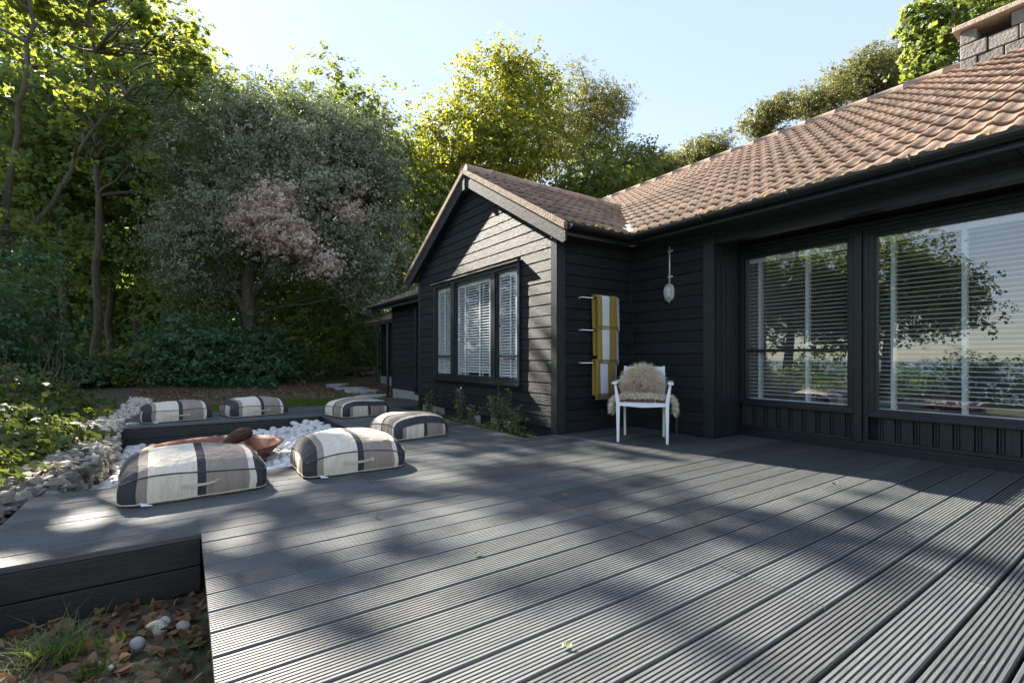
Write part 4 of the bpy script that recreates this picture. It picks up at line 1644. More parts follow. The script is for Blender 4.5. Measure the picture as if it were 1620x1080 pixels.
# ------------------------------------------------------------------ fire bowl and log
bowl = thing('fire_bowl', 'wide shallow rusted steel fire bowl resting on the white pebbles', 'fire bowl', (BOWL[0], BOWL[1], -0.262))
R0 = 0.61
prof = []
for k in range(13):
    a = k / 12
    prof.append((0.16 + (R0 - 0.16) * a, 0.03 + 0.235 * a ** 1.9))
outer = [(0.001, 0.0), (0.15, 0.0)] + prof
inner = [(r_ - 0.002, z_ + 0.012) for r_, z_ in prof[::-1]] + [(0.14, 0.03), (0.001, 0.028)]
MB().lathe(outer + [(R0 + 0.006, 0.272)] + inner, 48).build('bowl', M['rust'], bowl, True)
MB().lathe([(0.2, -0.03), (0.21, 0.0), (0.2, 0.055), (0.19, 0.055), (0.19, -0.03)], 28).build('base_ring', M['rust'], bowl, True)
lg = MB()
pts, rad = [], []
for k in range(11):
    t = k / 10
    pts.append((-0.02 - 0.42 * t, -0.2 + 0.52 * t + 0.02 * math.sin(7 * t), -0.12 + 0.165 * t + 0.012 * math.sin(9 * t)))
    rad.append(0.07 * (0.85 + 0.22 * math.sin(2.2 + 6.5 * t) + 0.1 * math.sin(17 * t)))
lg.tube(pts, rad, 11)
o = lg.build('charred_log', M['char'], None, True)
o.location = (BOWL[0], BOWL[1], 0.0)
tag(o, 'blackened half burnt log lying across the rusty fire bowl', 'log')
lg2 = MB()
lg2.tube([(-0.2, 0, 0), (0, 0.02, 0.012), (0.24, 0, 0)], [0.045, 0.05, 0.038], 8)
o = lg2.build('charred_log', M['char'], None, True)
o.location = (BOWL[0] + 0.1, BOWL[1] + 0.1, -0.19)
o.rotation_euler = (0, 0.1, 0.7)
tag(o, 'small burnt log at the bottom of the fire bowl', 'log')

# ------------------------------------------------------------------ chair with sheepskins
cv = np.array([-3.507, 3.799, 0]), np.array([-3.128, 4.091, 0])
mid = (cv[0] + cv[1]) / 2
ang = math.atan2(cv[1][1] - cv[0][1], cv[1][0] - cv[0][0])
half = np.linalg.norm(cv[1] - cv[0]) / 2 + 0.01
chair = thing('armchair', 'white metal garden armchair against the black boarded wall', 'chair', (mid[0], mid[1], 0), ang)
W = M['chairwhite']
DB = 0.47          # depth to rear legs
for sx in (-1, 1):
    # tapered front leg runs up to the arm
    MB().prism([(sx * half - 0.013, 0), (sx * half + 0.013, 0), (sx * half + 0.02, 0.42), (sx * (half + 0.03) + 0.012, 0.615), (sx * (half + 0.03) - 0.012, 0.615), (sx * half - 0.02, 0.42)], 'y', 0, 0.03).build('leg', W, chair, bevel=0.004)
    MB().prism([(DB + 0.02, 0), (DB + 0.045, 0), (DB - 0.0, 0.42), (DB + 0.085, 0.8), (DB + 0.06, 0.8), (DB - 0.035, 0.42)], 'x', sx * (half - 0.035) - 0.013, sx * (half - 0.035) + 0.013).build('leg', W, chair, bevel=0.004)
    MB().box(sx * (half + 0.035) - 0.028, sx * (half + 0.035) + 0.028, -0.03, DB + 0.03, 0.616, 0.638).build('armrest', W, chair, bevel=0.005)
    MB().box(sx * (half - 0.01) - 0.012, sx * (half - 0.01) + 0.012, 0.031, DB - 0.04, 0.385, 0.415).build('side_rail', W, chair, bevel=0.003)
MB().prism([(-half + 0.02, 0.385), (0, 0.372), (half - 0.02, 0.385), (half - 0.02, 0.42), (0, 0.41), (-half + 0.02, 0.42)], 'y', 0.003, 0.028).build('front_rail', W, chair, bevel=0.003)
for k in range(7):
    MB().box(-half + 0.012, half - 0.012, 0.035 + k * 0.06, 0.083 + k * 0.06, 0.408, 0.421).build('seat_slat', W, chair)
for k in range(4):
    z0 = 0.5 + k * 0.075
    yb = DB + 0.025 + (z0 - 0.42) / 0.38 * 0.085 - 0.05
    MB().box(-half + 0.047, half - 0.047, yb + 0.015, yb + 0.03, z0, z0 + 0.068).build('back_slat', W, chair)


def fur_mesh(name, P0, Nn, length, width, m, droop=0.5, jitter=0.5, seed=0, tint=None):
    """bent two-segment strands rooted at P0 pointing along Nn"""
    rr = np.random.default_rng(seed)
    n = len(P0)
    d = Nn + rr.normal(0, jitter, (n, 3))
    d /= np.linalg.norm(d, axis=1)[:, None]
    ln = length * rr.uniform(0.6, 1.25, n)[:, None]
    p1 = P0 + d * ln * 0.55
    d2 = d + np.array([0, 0, -droop]) + rr.normal(0, jitter * 0.7, (n, 3))
    d2 /= np.linalg.norm(d2, axis=1)[:, None]
    p2 = p1 + d2 * ln * 0.5
    side = np.cross(d, rr.normal(0, 1, (n, 3)))
    side /= np.linalg.norm(side, axis=1)[:, None] + 1e-9
    w = width * rr.uniform(0.7, 1.3, n)[:, None]
    V = np.stack([P0 - side * w, P0 + side * w, p1 + side * w * 0.8, p1 - side * w * 0.8, p2 + side * w * 0.15, p2 - side * w * 0.15], 1).reshape(-1, 3)
    b = np.arange(n)[:, None] * 6
    Q = np.concatenate([b + np.array([[0, 1, 2, 3]]), b + np.array([[3, 2, 4, 5]])], 1).reshape(-1, 4)
    tn = rr.random(n) if tint is None else np.clip(tint + rr.normal(0, 0.18, n), 0, 1)
    return np_mesh(name, V, Q, m, False, {'tint': np.repeat(tn, 2)})


def sphere_pts(n, rr):
    v = rr.normal(0, 1, (n, 3))
    return v / np.linalg.norm(v, axis=1)[:, None]


ca_, sa_ = math.cos(ang), math.sin(ang)


def chair_pt(x, y, z):
    return (mid[0] + x * ca_ - y * sa_, mid[1] + x * sa_ + y * ca_, z)


# round shaggy cushion against the back
cu = thing('shaggy_cushion', 'round shaggy tan sheepskin cushion leaning on the chair back', 'cushion', chair_pt(-0.01, 0.285, 0.46), ang)
cb_v, cb_f = blob(16, 10, 0.05, 3, (0.185, 0.085, 0.155))
cb_v = cb_v + np.array([0, 0, 0.155])
MB().add(cb_v, cb_f).build('pad', M['furcream'], cu, True)
rr = np.random.default_rng(5)
sp = sphere_pts(9000, rr)
sp = sp[sp[:, 1] < 0.45]
P0 = sp * np.array([0.185, 0.085, 0.155]) * 0.97 + np.array([0, 0, 0.155])
nn = sp / np.array([1, 0.6, 1])
nn /= np.linalg.norm(nn, axis=1)[:, None]
tt = 0.8 - 0.6 * np.clip(1 - np.hypot(sp[:, 0] + 0.1, (sp[:, 2] + 0.45) * 1.2), 0, 1) + 0.35 * np.clip(np.hypot(sp[:, 0], sp[:, 2]) - 0.6, 0, 1)
tt = tt + 0.15 * np.sin(9 * sp[:, 0] + 5 * sp[:, 2])
link('wool', fur_mesh('wool', P0, nn, 0.085, 0.0032, M['fur'], 0.6, 0.5, 6, tt), cu)
# sheepskin over the seat, hanging down both sides
sk = thing('sheepskin_throw', 'cream sheepskin draped over the chair seat and hanging at both sides', 'sheepskin', chair_pt(0, 0.2, 0.42), ang)
us = np.linspace(-1, 1, 25)
ys = np.linspace(-0.17, 0.2, 9)


def skin_pt(u, y):
    fl_ = half - 0.015
    x = u * (fl_ + 0.17)
    ed = 0.02 * math.cos(u * 7) * (1 if y > 0 else -1)
    if abs(x) <= fl_:
        return (x, y + ed, 0.036 + 0.012 * math.cos(x * 9))
    e = abs(x) - fl_
    yy_ = (y - 0.01) * (1 - 0.45 * e / 0.17) + ed
    return (math.copysign(fl_ + 0.02 + 0.05 * math.sin(min(e / 0.06, 1.4)), x), yy_, 0.036 - max(0, e - 0.02) * 0.95)


V = [skin_pt(u, y) for y in ys for u in us]
F = [(j * 25 + i, j * 25 + i + 1, (j + 1) * 25 + i + 1, (j + 1) * 25 + i) for j in range(8) for i in range(24)]
MB().add(V, F).build('hide', M['furcream'], sk, True)
uu, yy_ = rr.uniform(-1, 1, 8000), rr.uniform(-0.175, 0.205, 8000)
P0 = np.array([skin_pt(a, b) for a, b in zip(uu, yy_)])
nn = np.stack([np.where(np.abs(P0[:, 0]) > half - 0.01, np.sign(P0[:, 0]) * 0.9, 0), -0.3 * np.ones(8000) * (yy_ < -0.1), np.where(np.abs(P0[:, 0]) > half - 0.01, 0.0, 0.9)], 1)
link('wool', fur_mesh('wool', P0, nn, 0.06, 0.0035, M['woolpale'], 0.3, 0.5, 8), sk)
# small black post of the tap/pipe behind the chair
o = MB().tube([(0, 0, 0), (0, 0, 0.26)], 0.028, 10).build('waste_pipe', M['plastic'], None)
o.location = (-3.52, LAMP_Y - 0.055, -0.01)
tag(o, 'short black upright pipe on the boarded wall behind the armchair', 'pipe')

# ------------------------------------------------------------------ towel rails and towels
names = ['topmost', 'middle', 'lowest']
for i, z in enumerate((1.615, 1.225, 0.832)):
    t = thing('towel_rail', 'slim steel towel rail on the dark wall, %s of three' % names[i], 'rail', (COR_X + 0.02, 4.24, z), 0, 'towel rails on the side wall')
    MB().tube([(0.07, -0.37, 0), (0.07, 0.35, 0)], 0.008, 8).build('bar', M['steel'], t, True)
    for yy in (-0.33, 0.31):
        MB().tube([(0.0, yy, 0), (0.07, yy, 0)], 0.007, 6).build('bracket', M['steel'], t, True)
        MB().tube([(-0.001, yy, 0), (0.008, yy, 0)], 0.02, 10).build('rose', M['steel'], t)


def towel(label, y0, y1, ztop, front, back, bulge, seed):
    """folded towel over a rail; y0..y1 along the wall"""
    t = thing('towel', label, 'towel', (COR_X + 0.09, (y0 + y1) / 2, ztop), 0, 'striped towels on the side wall')
    w = (y1 - y0) / 2
    rr = np.random.default_rng(seed)
    ph = rr.uniform(0, 6, 4)
    for layer in range(3):
        off = layer * 0.014
        ww = w - layer * 0.012
        sh = -layer * 0.018
        path = []
        fr_ = front - layer * 0.03
        for k in range(13):
            path.append((0.012 + off + bulge, -fr_ + fr_ * k / 12 * 0.97))
        for k in range(1, 6):
            a = PI * k / 6
            path.append(((0.012 + off) * math.cos(a) + bulge * (1 - k / 6), (0.012 + off) * math.sin(a) * 0.8))
        for k in range(1, 11):
            path.append((-0.012 - off * 0.4, -back * k / 10))
        nn_ = 9
        V, F, UV = [], [], []
        for a, (px, pz) in enumerate(path):
            drop = max(0, -pz)
            for b in range(nn_):
                s_ = -1 + 2 * b / (nn_ - 1)
                x = px + 0.006 * math.sin(3 * s_ + ph[0] + 4 * drop) * min(1, drop * 5)
                V.append((x, s_ * ww + sh + 0.05 * drop * 0.25, pz - 0.004 * math.cos(2 * s_)))
        np_ = len(path)
        for a in range(np_ - 1):
            for b in range(nn_ - 1):
                F.append((a * nn_ + b, a * nn_ + b + 1, (a + 1) * nn_ + b + 1, (a + 1) * nn_ + b))
                v0, v1 = (a / 12.0 if a < 13 else 0.5), ((a + 1) / 12.0 if a < 12 else 0.5)
                UV.append([(b / (nn_ - 1), 1 - min(v0, 0.99)), ((b + 1) / (nn_ - 1), 1 - min(v0, 0.99)), ((b + 1) / (nn_ - 1), 1 - min(v1, 0.99)), (b / (nn_ - 1), 1 - min(v1, 0.99))])
        me = bpy.data.meshes.new('fold')
        me.from_pydata(V, [], F)
        uvl = me.uv_layers.new(name='UVMap')
        uvl.data.foreach_set('uv', [c for u in UV for q_ in u for c in q_])
        me.materials.append(M['towel'])
        me.polygons.foreach_set('use_smooth', [True] * len(F))
        o = link('fold', me, t)
        so = o.modifiers.new('thick', 'SOLIDIFY')
        so.thickness = 0.009
    return t


towel('mustard towel with a white band on the topmost steel rail', 4.08, 4.46, 1.627, 0.42, 0.38, 0.045, 1)
towel('mustard towel with a white band on the middle steel rail', 4.10, 4.47, 1.237, 0.44, 0.32, 0.03, 2)
towel('mustard towel with a white band on the lowest steel rail', 4.09, 4.46, 0.844, 0.46, 0.41, 0.012, 3)

# ------------------------------------------------------------------ bulkhead lamp on conduit
lamp = thing('bulkhead_lamp', 'oval caged outdoor lamp on a thin grey conduit against black boards', 'lamp', (-3.632, LAMP_Y - 0.022, 1.68))


def oval(rx, rz, n=20):
    pts = []
    for k in range(n):
        a = 2 * PI * k / n
        c, s_ = math.cos(a), math.sin(a)
        pts.append((math.copysign(abs(c) ** 0.8, c) * rx, math.copysign(abs(s_) ** 0.8, s_) * rz))
    return pts


MB().prism(oval(0.064, 0.105), 'y', -0.03, 0.0).build('housing', M['lampmetal'], lamp, bevel=0.006)
v, f = [], []
ov = oval(1, 1)
for j, (s_, d) in enumerate(((1, -0.03), (0.93, -0.055), (0.7, -0.075), (0.35, -0.084))):
    for px, pz in ov:
        v.append((px * 0.048 * s_, d, pz * 0.085 * s_))
for j in range(3):
    for k in range(20):
        f.append((j * 20 + k, j * 20 + (k + 1) % 20, (j + 1) * 20 + (k + 1) % 20, (j + 1) * 20 + k))
f.append(tuple(range(60, 80)))
gm, gnt, gp = mat('lamp_glass')
gp.inputs['Base Color'].default_value = (0.7, 0.72, 0.7, 1)
gp.inputs['Roughness'].default_value = 0.15
gp.inputs['Alpha'].default_value = 0.55
MB().add(v, f).build('globe', gm, lamp, True)
MB().box(-0.022, 0.022, -0.05, -0.031, -0.05, 0.05).build('bulb_tube', M['white'], lamp, bevel=0.008)
MB().tube([(px * 0.062, -0.034, pz * 0.1) for px, pz in ov + ov[:1]], 0.006, 6, False).build('cage_ring', M['lampmetal'], lamp, True)
for a in (-0.02, 0.02):
    MB().tube([(a * 1.6, -0.036, 0.092), (a * 1.2, -0.08, 0.06), (a, -0.094, 0.0), (a * 1.2, -0.08, -0.06), (a * 1.6, -0.036, -0.092)], 0.0035, 5).build('cage_bar', M['lampmetal'], lamp, True)
MB().tube([(-0.056, -0.04, 0), (-0.03, -0.09, 0), (0.03, -0.09, 0), (0.056, -0.04, 0)], 0.0035, 5).build('cage_bar', M['lampmetal'], lamp, True)
MB().tube([(0, -0.02, -0.1), (0, -0.02, -0.125)], [0.014, 0.005], 8).build('drip_nut', M['lampmetal'], lamp)
MB().tube([(0, -0.014, 0.1), (0, -0.014, 0.6)], 0.0095, 8).build('conduit', M['galv'], lamp, True)
for z in (0.19, 0.5):
    MB().box(-0.032, 0.036, -0.012, -0.003, z - 0.012, z + 0.012).build('saddle_clip', M['galv'], lamp, bevel=0.003)
    MB().tube([(0.034, -0.006, z), (0.034, -0.018, z)], 0.011, 8).build('screw', M['galv'], lamp)

# ------------------------------------------------------------------ furniture seen through the glass
tb = thing('red_table', 'low red table standing inside behind the widest window', 'table', (-0.95, 6.9, -0.03))
MB().box(-0.7, 0.7, -0.4, 0.4, 0.4, 0.44).build('table_top', M['redtable'], tb, bevel=0.006)
for sx in (-0.62, 0.62):
    for sy in (-0.33, 0.33):
        MB().box(sx - 0.03, sx + 0.03, sy - 0.03, sy + 0.03, 0, 0.399).build('leg', M['timber'], tb)
so_ = thing('sofa', 'grey fabric sofa inside behind the blind of the smaller pane', 'sofa', (-2.35, 7.6, -0.03), -0.3)
MB().box(-0.75, 0.75, -0.4, 0.4, 0.12, 0.32).build('base', M['sofa'], so_, bevel=0.03)
for sx in (-0.36, 0.36):
    MB().box(sx - 0.345, sx + 0.345, -0.4, 0.25, 0.325, 0.46).build('seat_cushion', M['sofa'], so_, bevel=0.04)
MB().box(-0.75, 0.75, 0.26, 0.46, 0.325, 0.85).build('backrest', M['sofa'], so_, bevel=0.05)
for sx in (-0.83, 0.83):
    MB().box(sx - 0.075, sx + 0.075, -0.4, 0.45, 0.1, 0.6).build('arm', M['sofa'], so_, bevel=0.04)
    MB().box(sx * 0.9 - 0.03, sx * 0.9 + 0.03, -0.3, -0.24, 0, 0.12).build('leg', M['timber'], so_)

# ------------------------------------------------------------------ flower bed, path, logs, pebbles on the ground
tag(MB().box(-8.15, -4.31, 3.113, GAB_Y + 0.02, -0.3, -0.1).build('flower_bed', M['soil']), 'narrow soil strip under the gable wall', kind='structure')


def ground_px(u, v, z=-0.02):
    t = (z - CAM_H) * FPX / (CY - v)
    return at(u, v, t)


for i, (u, v, a, b) in enumerate(((535, 611.5, 0.5, 0.33), (556, 615, 0.52, 0.36), (572, 619.5, 0.5, 0.34), (590, 624.5, 0.48, 0.33))):
    p = ground_px(u, v)
    rr = np.random.default_rng(20 + i)
    poly = [(a * (0.85 + 0.25 * rr.random()) * math.cos(k * PI / 4 + 0.2), b * (0.85 + 0.3 * rr.random()) * math.sin(k * PI / 4 + 0.2)) for k in range(8)]
    o = MB().prism(poly, 'z', -0.06, 0.03).build('flagstone', M['flag'], bevel=0.01)
    o.location = (p[0], p[1], float(gh(p[0], p[1])) + 0.03)
    o.rotation_euler = (0, 0, rr.uniform(0, 3))
    tag(o, 'flat pale grey stepping stone set in the leaf littered soil', 'stepping stone', 'stepping stones beyond the deck')
# stacked logs and offcuts under the trees
for i in range(22):
    rr = np.random.default_rng(70 + i)
    u = 480 + (i % 11) * 10 + rr.uniform(-3, 3)
    lay = i // 11
    p = at(u, 590 - lay * 9, 19.5 + rr.uniform(-0.4, 0.4))
    ln = rr.uniform(0.5, 1.3)
    rad = rr.uniform(0.06, 0.13)
    mb = MB().tube([(-ln / 2, 0, 0), (0, rr.normal(0, 0.03), rr.normal(0, 0.02)), (ln / 2, 0, 0)], [rad, rad * 0.97, rad * 0.9], 9)
    o = mb.build('log', M['log'], smooth=False)
    o.location = (p[0], p[1], float(gh(p[0], p[1])) + rad + lay * 0.23 + 0.0)
    o.rotation_euler = (0, rr.normal(0, 0.06), rr.uniform(0.5, 1.3) if i % 3 else rr.uniform(-0.6, 0.4))
    tag(o, 'cut log on the woodpile in the shade beside the outbuilding', 'log', 'logs of the shaded woodpile')

stones = [('smooth oval grey pebble on the leaf litter beside the deck corner', 'pebble', (218, 1036), (0.036, 0.024, 0.022), 0.5, (0.3, 0.28, 0.28)),
          ('speckled tan oval pebble on the leaf litter near the pierced flint', 'pebble', (290, 1005), (0.033, 0.02, 0.02), 0.9, (0.42, 0.36, 0.3)),
          ('white broken flint lying in the leaf litter behind the pierced flint', 'flint', (262, 995), (0.03, 0.018, 0.015), 0.4, (0.5, 0.5, 0.48)),
          ('tiny white shell pebble among the fallen leaves', 'pebble', (176, 1070), (0.012, 0.01, 0.009), 0.2, (0.6, 0.55, 0.52))]
GZ0 = -0.315
for i, (lab, cat, (u, v), sc_, rz, c) in enumerate(stones):
    p = ground_px(u, v, GZ0)
    m_ = noisy('stone_tone', tuple(q_ * 0.75 for q_ in c), c, 9, 0.75, 0.3, 60)
    o = link('pebble', blob_mesh('pebble', 90 + i, m_, 0.08, 12, 8), None, (p[0], p[1], float(gh(p[0], p[1])) + sc_[2] + 0.01))
    o.scale = sc_
    o.rotation_euler = (0.1, 0.15, rz)
    tag(o, lab, cat)
# pierced flint: an uneven ring
p = ground_px(247, 1012, GZ0)
mb = MB()
ring, rad = [], []
for k in range(13):
    a = 2 * PI * k / 12
    ring.append((0.03 * math.cos(a), 0.008 * math.sin(2 * a), 0.024 * math.sin(a)))
    rad.append(0.016 * (1 + 0.4 * math.sin(a + 2.4)) if k < 12 else 0.016 * (1 + 0.4 * math.sin(2.4)))
mb.tube(ring, rad, 7, False)
o = mb.build('pierced_flint', M['flint'], smooth=True)
o.location = (p[0], p[1], float(gh(p[0], p[1])) + 0.04)
o.rotation_euler = (0.4, 0, 0.9)
tag(o, 'grey flint with a hole through it on the leaf litter', 'flint')


# ------------------------------------------------------------------ foliage
def unit(v):
    return v / (np.linalg.norm(v, axis=-1, keepdims=True) + 1e-9)


def leaves(name, P, size, m, seed, aspect=0.55, up=0.5, tint=None, droop=0.3, out=None):
    """kite-shaped leaf at every point of P"""
    rr = np.random.default_rng(seed)
    n = len(P)
    nrm = rr.normal(0, 1 if out is None else 0.62, (n, 3)) + np.array([0, 0, up * 1.6 if out is None else up])
    if out is not None:
        nrm = nrm + out * 1.15
    nrm = unit(nrm)
    ax = unit(np.cross(nrm, rr.normal(0, 1, (n, 3))))
    ax[:, 2] -= droop * rr.random(n)
    ax = unit(ax)
    sd = unit(np.cross(nrm, ax))
    s_ = (size * rr.uniform(0.5, 1.45, n))[:, None]
    bend = nrm * s_ * 0.12
    V = np.stack([P - ax * s_ * 0.5, P - ax * s_ * 0.02 + sd * s_ * aspect * 0.5 + bend, P + ax * s_ * 0.5, P - ax * s_ * 0.02 - sd * s_ * aspect * 0.5 + bend], 1).reshape(-1, 3)
    Q = np.arange(n * 4).reshape(-1, 4)
    if tint is None:
        tint = rr.random(n)
    return np_mesh(name, V, Q, m, False, {'tint': np.clip(tint, 0, 1)})


def crown_points(lobes, n, clump, seed, surf=0.55, flat=0.65, per=60, lump=0.3):
    """leaf positions grouped in clumps through ellipsoid lobes [(c, r, weight)]"""
    rr = np.random.default_rng(seed)
    nc = max(8, n // per)
    w = np.array([l_[2] for l_ in lobes], dtype=float)
    w /= w.sum()
    li = rr.choice(len(lobes), nc, p=w)
    c = np.array([l_[0] for l_ in lobes])[li]
    R = np.array([l_[1] for l_ in lobes])[li]
    d = unit(rr.normal(0, 1, (nc, 3)))
    ph = rr.uniform(0, 6.28, 3)
    wob = 1 + lump * (np.sin(4 * d[:, 0] + 3 * d[:, 2] + ph[0]) + np.sin(5 * d[:, 1] - 3 * d[:, 2] + ph[1])) / 2
    rad = (surf + (1 - surf) * rr.random(nc)) * wob
    cc = c + d * rad[:, None] * R
    k = rr.integers(0, nc, n)
    csz = clump * rr.uniform(0.55, 1.35, nc)
    ns = max(nc * 3, n // 9)                      # sprigs: small tufts of leaves inside each clump
    ks = rr.integers(0, nc, ns)
    so = rr.normal(0, 0.5, (ns, 3)) * csz[ks][:, None] * np.array([1, 1, flat])
    sel = rr.integers(0, ns, n)
    k = ks[sel]
    off = so[sel] + rr.normal(0, 0.13, (n, 3)) * np.minimum(csz[k], 0.9)[:, None] * np.array([1, 1, 0.7])
    P = cc[k] + off
    t = np.clip(0.5 + rr.normal(0, 0.2, nc)[k] + rr.normal(0, 0.15, ns)[sel] + rr.normal(0, 0.16, n), 0, 1)
    cen = np.average(c, axis=0)
    out = unit(unit(off) * 0.75 + unit(cc[k] - c[k]) * 0.6 + unit(P - cen) * 0.25)
    return P, t, cc, out


def limb(mb, p0, p1, r0, r1, rr, n=5, wob=0.12, sides=6):
    p0, p1 = np.array(p0, float), np.array(p1, float)
    ln = np.linalg.norm(p1 - p0)
    pts, rad = [], []
    for i in range(n + 1):
        t = i / n
        p = p0 + (p1 - p0) * t + rr.normal(0, wob * ln * 0.25, 3) * math.sin(PI * t)
        pts.append(p)
        rad.append(r0 + (r1 - r0) * t)
    mb.tube(pts, rad, sides, False)
    return pts


def tree(name, label, base, trunks, lobes, n, leafsize, m, seed, bark='bark', clump=0.8, aspect=0.55, surf=0.5, group=None, nbranch=26, extra=None, per=60, flat=0.65, up=0.5, lump=0.3, cat='tree', brad=0.05, tvar=0.0):
    """base (x,y); trunks: list of [(points), r0, r1]; lobes in world coordinates"""
    bz = float(gh(base[0], base[1])) - 0.1
    B = np.array([base[0], base[1], bz])
    t = thing(name, label, cat, B, 0, group)
    rr = np.random.default_rng(seed)
    P, tint, cc, out = crown_points(lobes, n, clump, seed, surf, flat, per, lump)
    ok = P[:, 2] > gh(P[:, 0], P[:, 1]) + 0.02
    P, tint, out = P[ok], tint[ok], out[ok]
    link('crown', leaves('crown', P - B, leafsize, m, seed + 1, aspect, up, tint + tvar, out=out), t)
    mb = MB()
    allp = []
    for pts, r0, r1 in trunks:
        pts = [np.array(p, float) - B for p in pts]
        fine, rad = [], []
        for i in range(len(pts) - 1):
            for k in range(4):
                s_ = k / 4
                fine.append(pts[i] * (1 - s_) + pts[i + 1] * s_ + rr.normal(0, 0.03, 3))
        fine.append(pts[-1])
        for i in range(len(fine)):
            s_ = i / (len(fine) - 1)
            rad.append((r0 + (r1 - r0) * s_) * (1 + 0.35 * max(0, 1 - s_ * 12)))
        mb.tube(fine, rad, 9, True)
        allp += fine[len(fine) // 4:]
    allp = np.array(allp)
    sel = rr.permutation(len(cc))[:nbranch]
    for i in sel:
        c = cc[i] - B
        d = np.linalg.norm(allp - c + np.array([0, 0, 0.6]), axis=1) + (allp[:, 2] > c[2]) * 3
        a = allp[np.argmin(d)]
        limb(mb, a, c, brad, 0.012, rr, 5, 0.2, 5)
    mb.build('trunk', M[bark], t, True)
    if extra:
        for nm, (lob2, n2, ls2, m2, cl2) in extra.items():
            P2, t2, _, o2 = crown_points(lob2, n2, cl2, seed + 50, 0.35, 0.6, 50)
            link(nm, leaves(nm, P2 - B, ls2, m2, seed + 51, aspect, 0.3, t2, out=o2), t)
    return t


def L(u, v, t, ru, rv, rd=None, w=1.0):
    """ellipsoid lobe: centre seen at photo pixel (u,v) at depth t; half sizes in photo pixels"""
    rx = ru * t / FPX
    rz = rv * t / FPX
    rd = rx if rd is None else rd
    return (at(u, v, t), np.array([max(rx, 0.3), max(rd, 0.3), rz]), w)


def gp(u, t):
    p = at(u, 565, t)
    return np.array([p[0], p[1], float(gh(p[0], p[1]))])

SYC = 'sycamores standing over the bramble bank'
# tall sycamores on the left, lit from behind
b = gp(150, 15)
tree('sycamore_tree', 'tall sycamore with bright backlit leaves and straight trunk above the bramble bank', b[:2],
     [([b, at(152, 480, 15), at(158, 360, 15), at(150, 150, 14.6), at(140, 10, 14.4)], 0.13, 0.04)],
     [L(190, 130, 14.4, 120, 95, 1.6, 0.6), L(298, 105, 15, 48, 75, 1.1, 0.55), L(95, 0, 14.6, 100, 60, 1.6, 0.5), L(235, 35, 14.4, 60, 45, 1.0, 0.4), L(225, -25, 14.4, 50, 26, 0.8, 0.22), L(140, -55, 14.4, 60, 26, 0.9, 0.12), L(240, 250, 15, 110, 80, 1.6, 0.3)],
     5600, 0.165, M['syc'], 100, 'bark', 0.42, 0.85, 0.35, SYC, 40, None, 90)
b = gp(30, 12.5)
tree('sycamore_tree', 'leaning sycamore with yellow green leaves and slanting pale trunk', b[:2],
     [([b, at(45, 370, 12.6), at(95, 300, 12.8), at(150, 205, 13), at(215, 130, 13.2)], 0.075, 0.025), ([b, at(10, 330, 12.6), at(35, 170, 12.7), at(50, 40, 12.8), at(40, -40, 12.9)], 0.09, 0.03)],
     [L(40, 90, 12.6, 110, 130, 1.8, 0.8), L(-70, 20, 12.4, 140, 190, 2.4, 1.0), L(120, 190, 13, 90, 80, 1.4, 0.35), L(20, 280, 12.4, 100, 70, 1.6, 0.6), L(-60, 330, 11.8, 120, 110, 1.8, 0.7), L(10, -60, 12.8, 100, 80, 2.0, 0.6)],
     5600, 0.155, M['syc'], 110, 'bark', 0.42, 0.85, 0.35, SYC, 40, None, 90)
# woodland behind
WD = 'woodland trees crowding behind the garden'
rs = np.random.default_rng(3)
for i, (u, t, top, wid) in enumerate(((-60, 17, 60, 130), (60, 20, 80, 110), (105, 17.5, 130, 90), (175, 20, 85, 90), (215, 21, 100, 100), (262, 19.5, 110, 90), (330, 22, 120, 110), (410, 24, 170, 120))):
    b = gp(u, t)
    lean = rs.uniform(-25, 25)
    tree('woodland_tree', 'dark slender woodland tree behind the sycamores', b[:2],
         [([b, at(u + lean * 0.3, 430, t), at(u + lean, 270, t), at(u + lean * 1.4, top + 20, t)], 0.15 + 0.05 * rs.random(), 0.05)],
         [L(u + lean, top + 90, t, wid, 110, 2.4, 1.0), L(u + lean - 20, 300, t, wid, 80, 2.2, 0.8), L(u + 30, 400, t, wid * 0.9, 60, 2.0, 0.45)],
         12000, 0.16, M['sycdark'], 130 + i * 3, 'bark', 0.85, 0.8, 0.3, WD, 18)
for i, (u, t, top, wid) in enumerate(((-30, 27, -40, 120), (60, 25.5, -30, 80), (135, 27, -25, 80), (205, 26, -15, 75), (275, 27, 10, 60), (335, 28, 80, 60))):
    b = gp(u, t)
    tree('backlit_tree', 'tall backlit yellow green tree deep in the wood', b[:2],
         [([b, at(u + 6, 400, t), at(u - 5, 220, t), at(u, top + 30, t)], 0.2, 0.06)],
         [L(u, top + 75, t, wid * 0.8, 75, 1.8, 0.9), L(u - 15, top + 190, t, wid, 90, 2.2, 1.0), L(u + 15, 380, t, wid, 110, 2.2, 0.9)],
         15000, 0.19, M['syc'], 600 + i * 3, 'bark', 0.7, 0.85, 0.35, 'backlit trees deep in the wood', 18, None, 70)
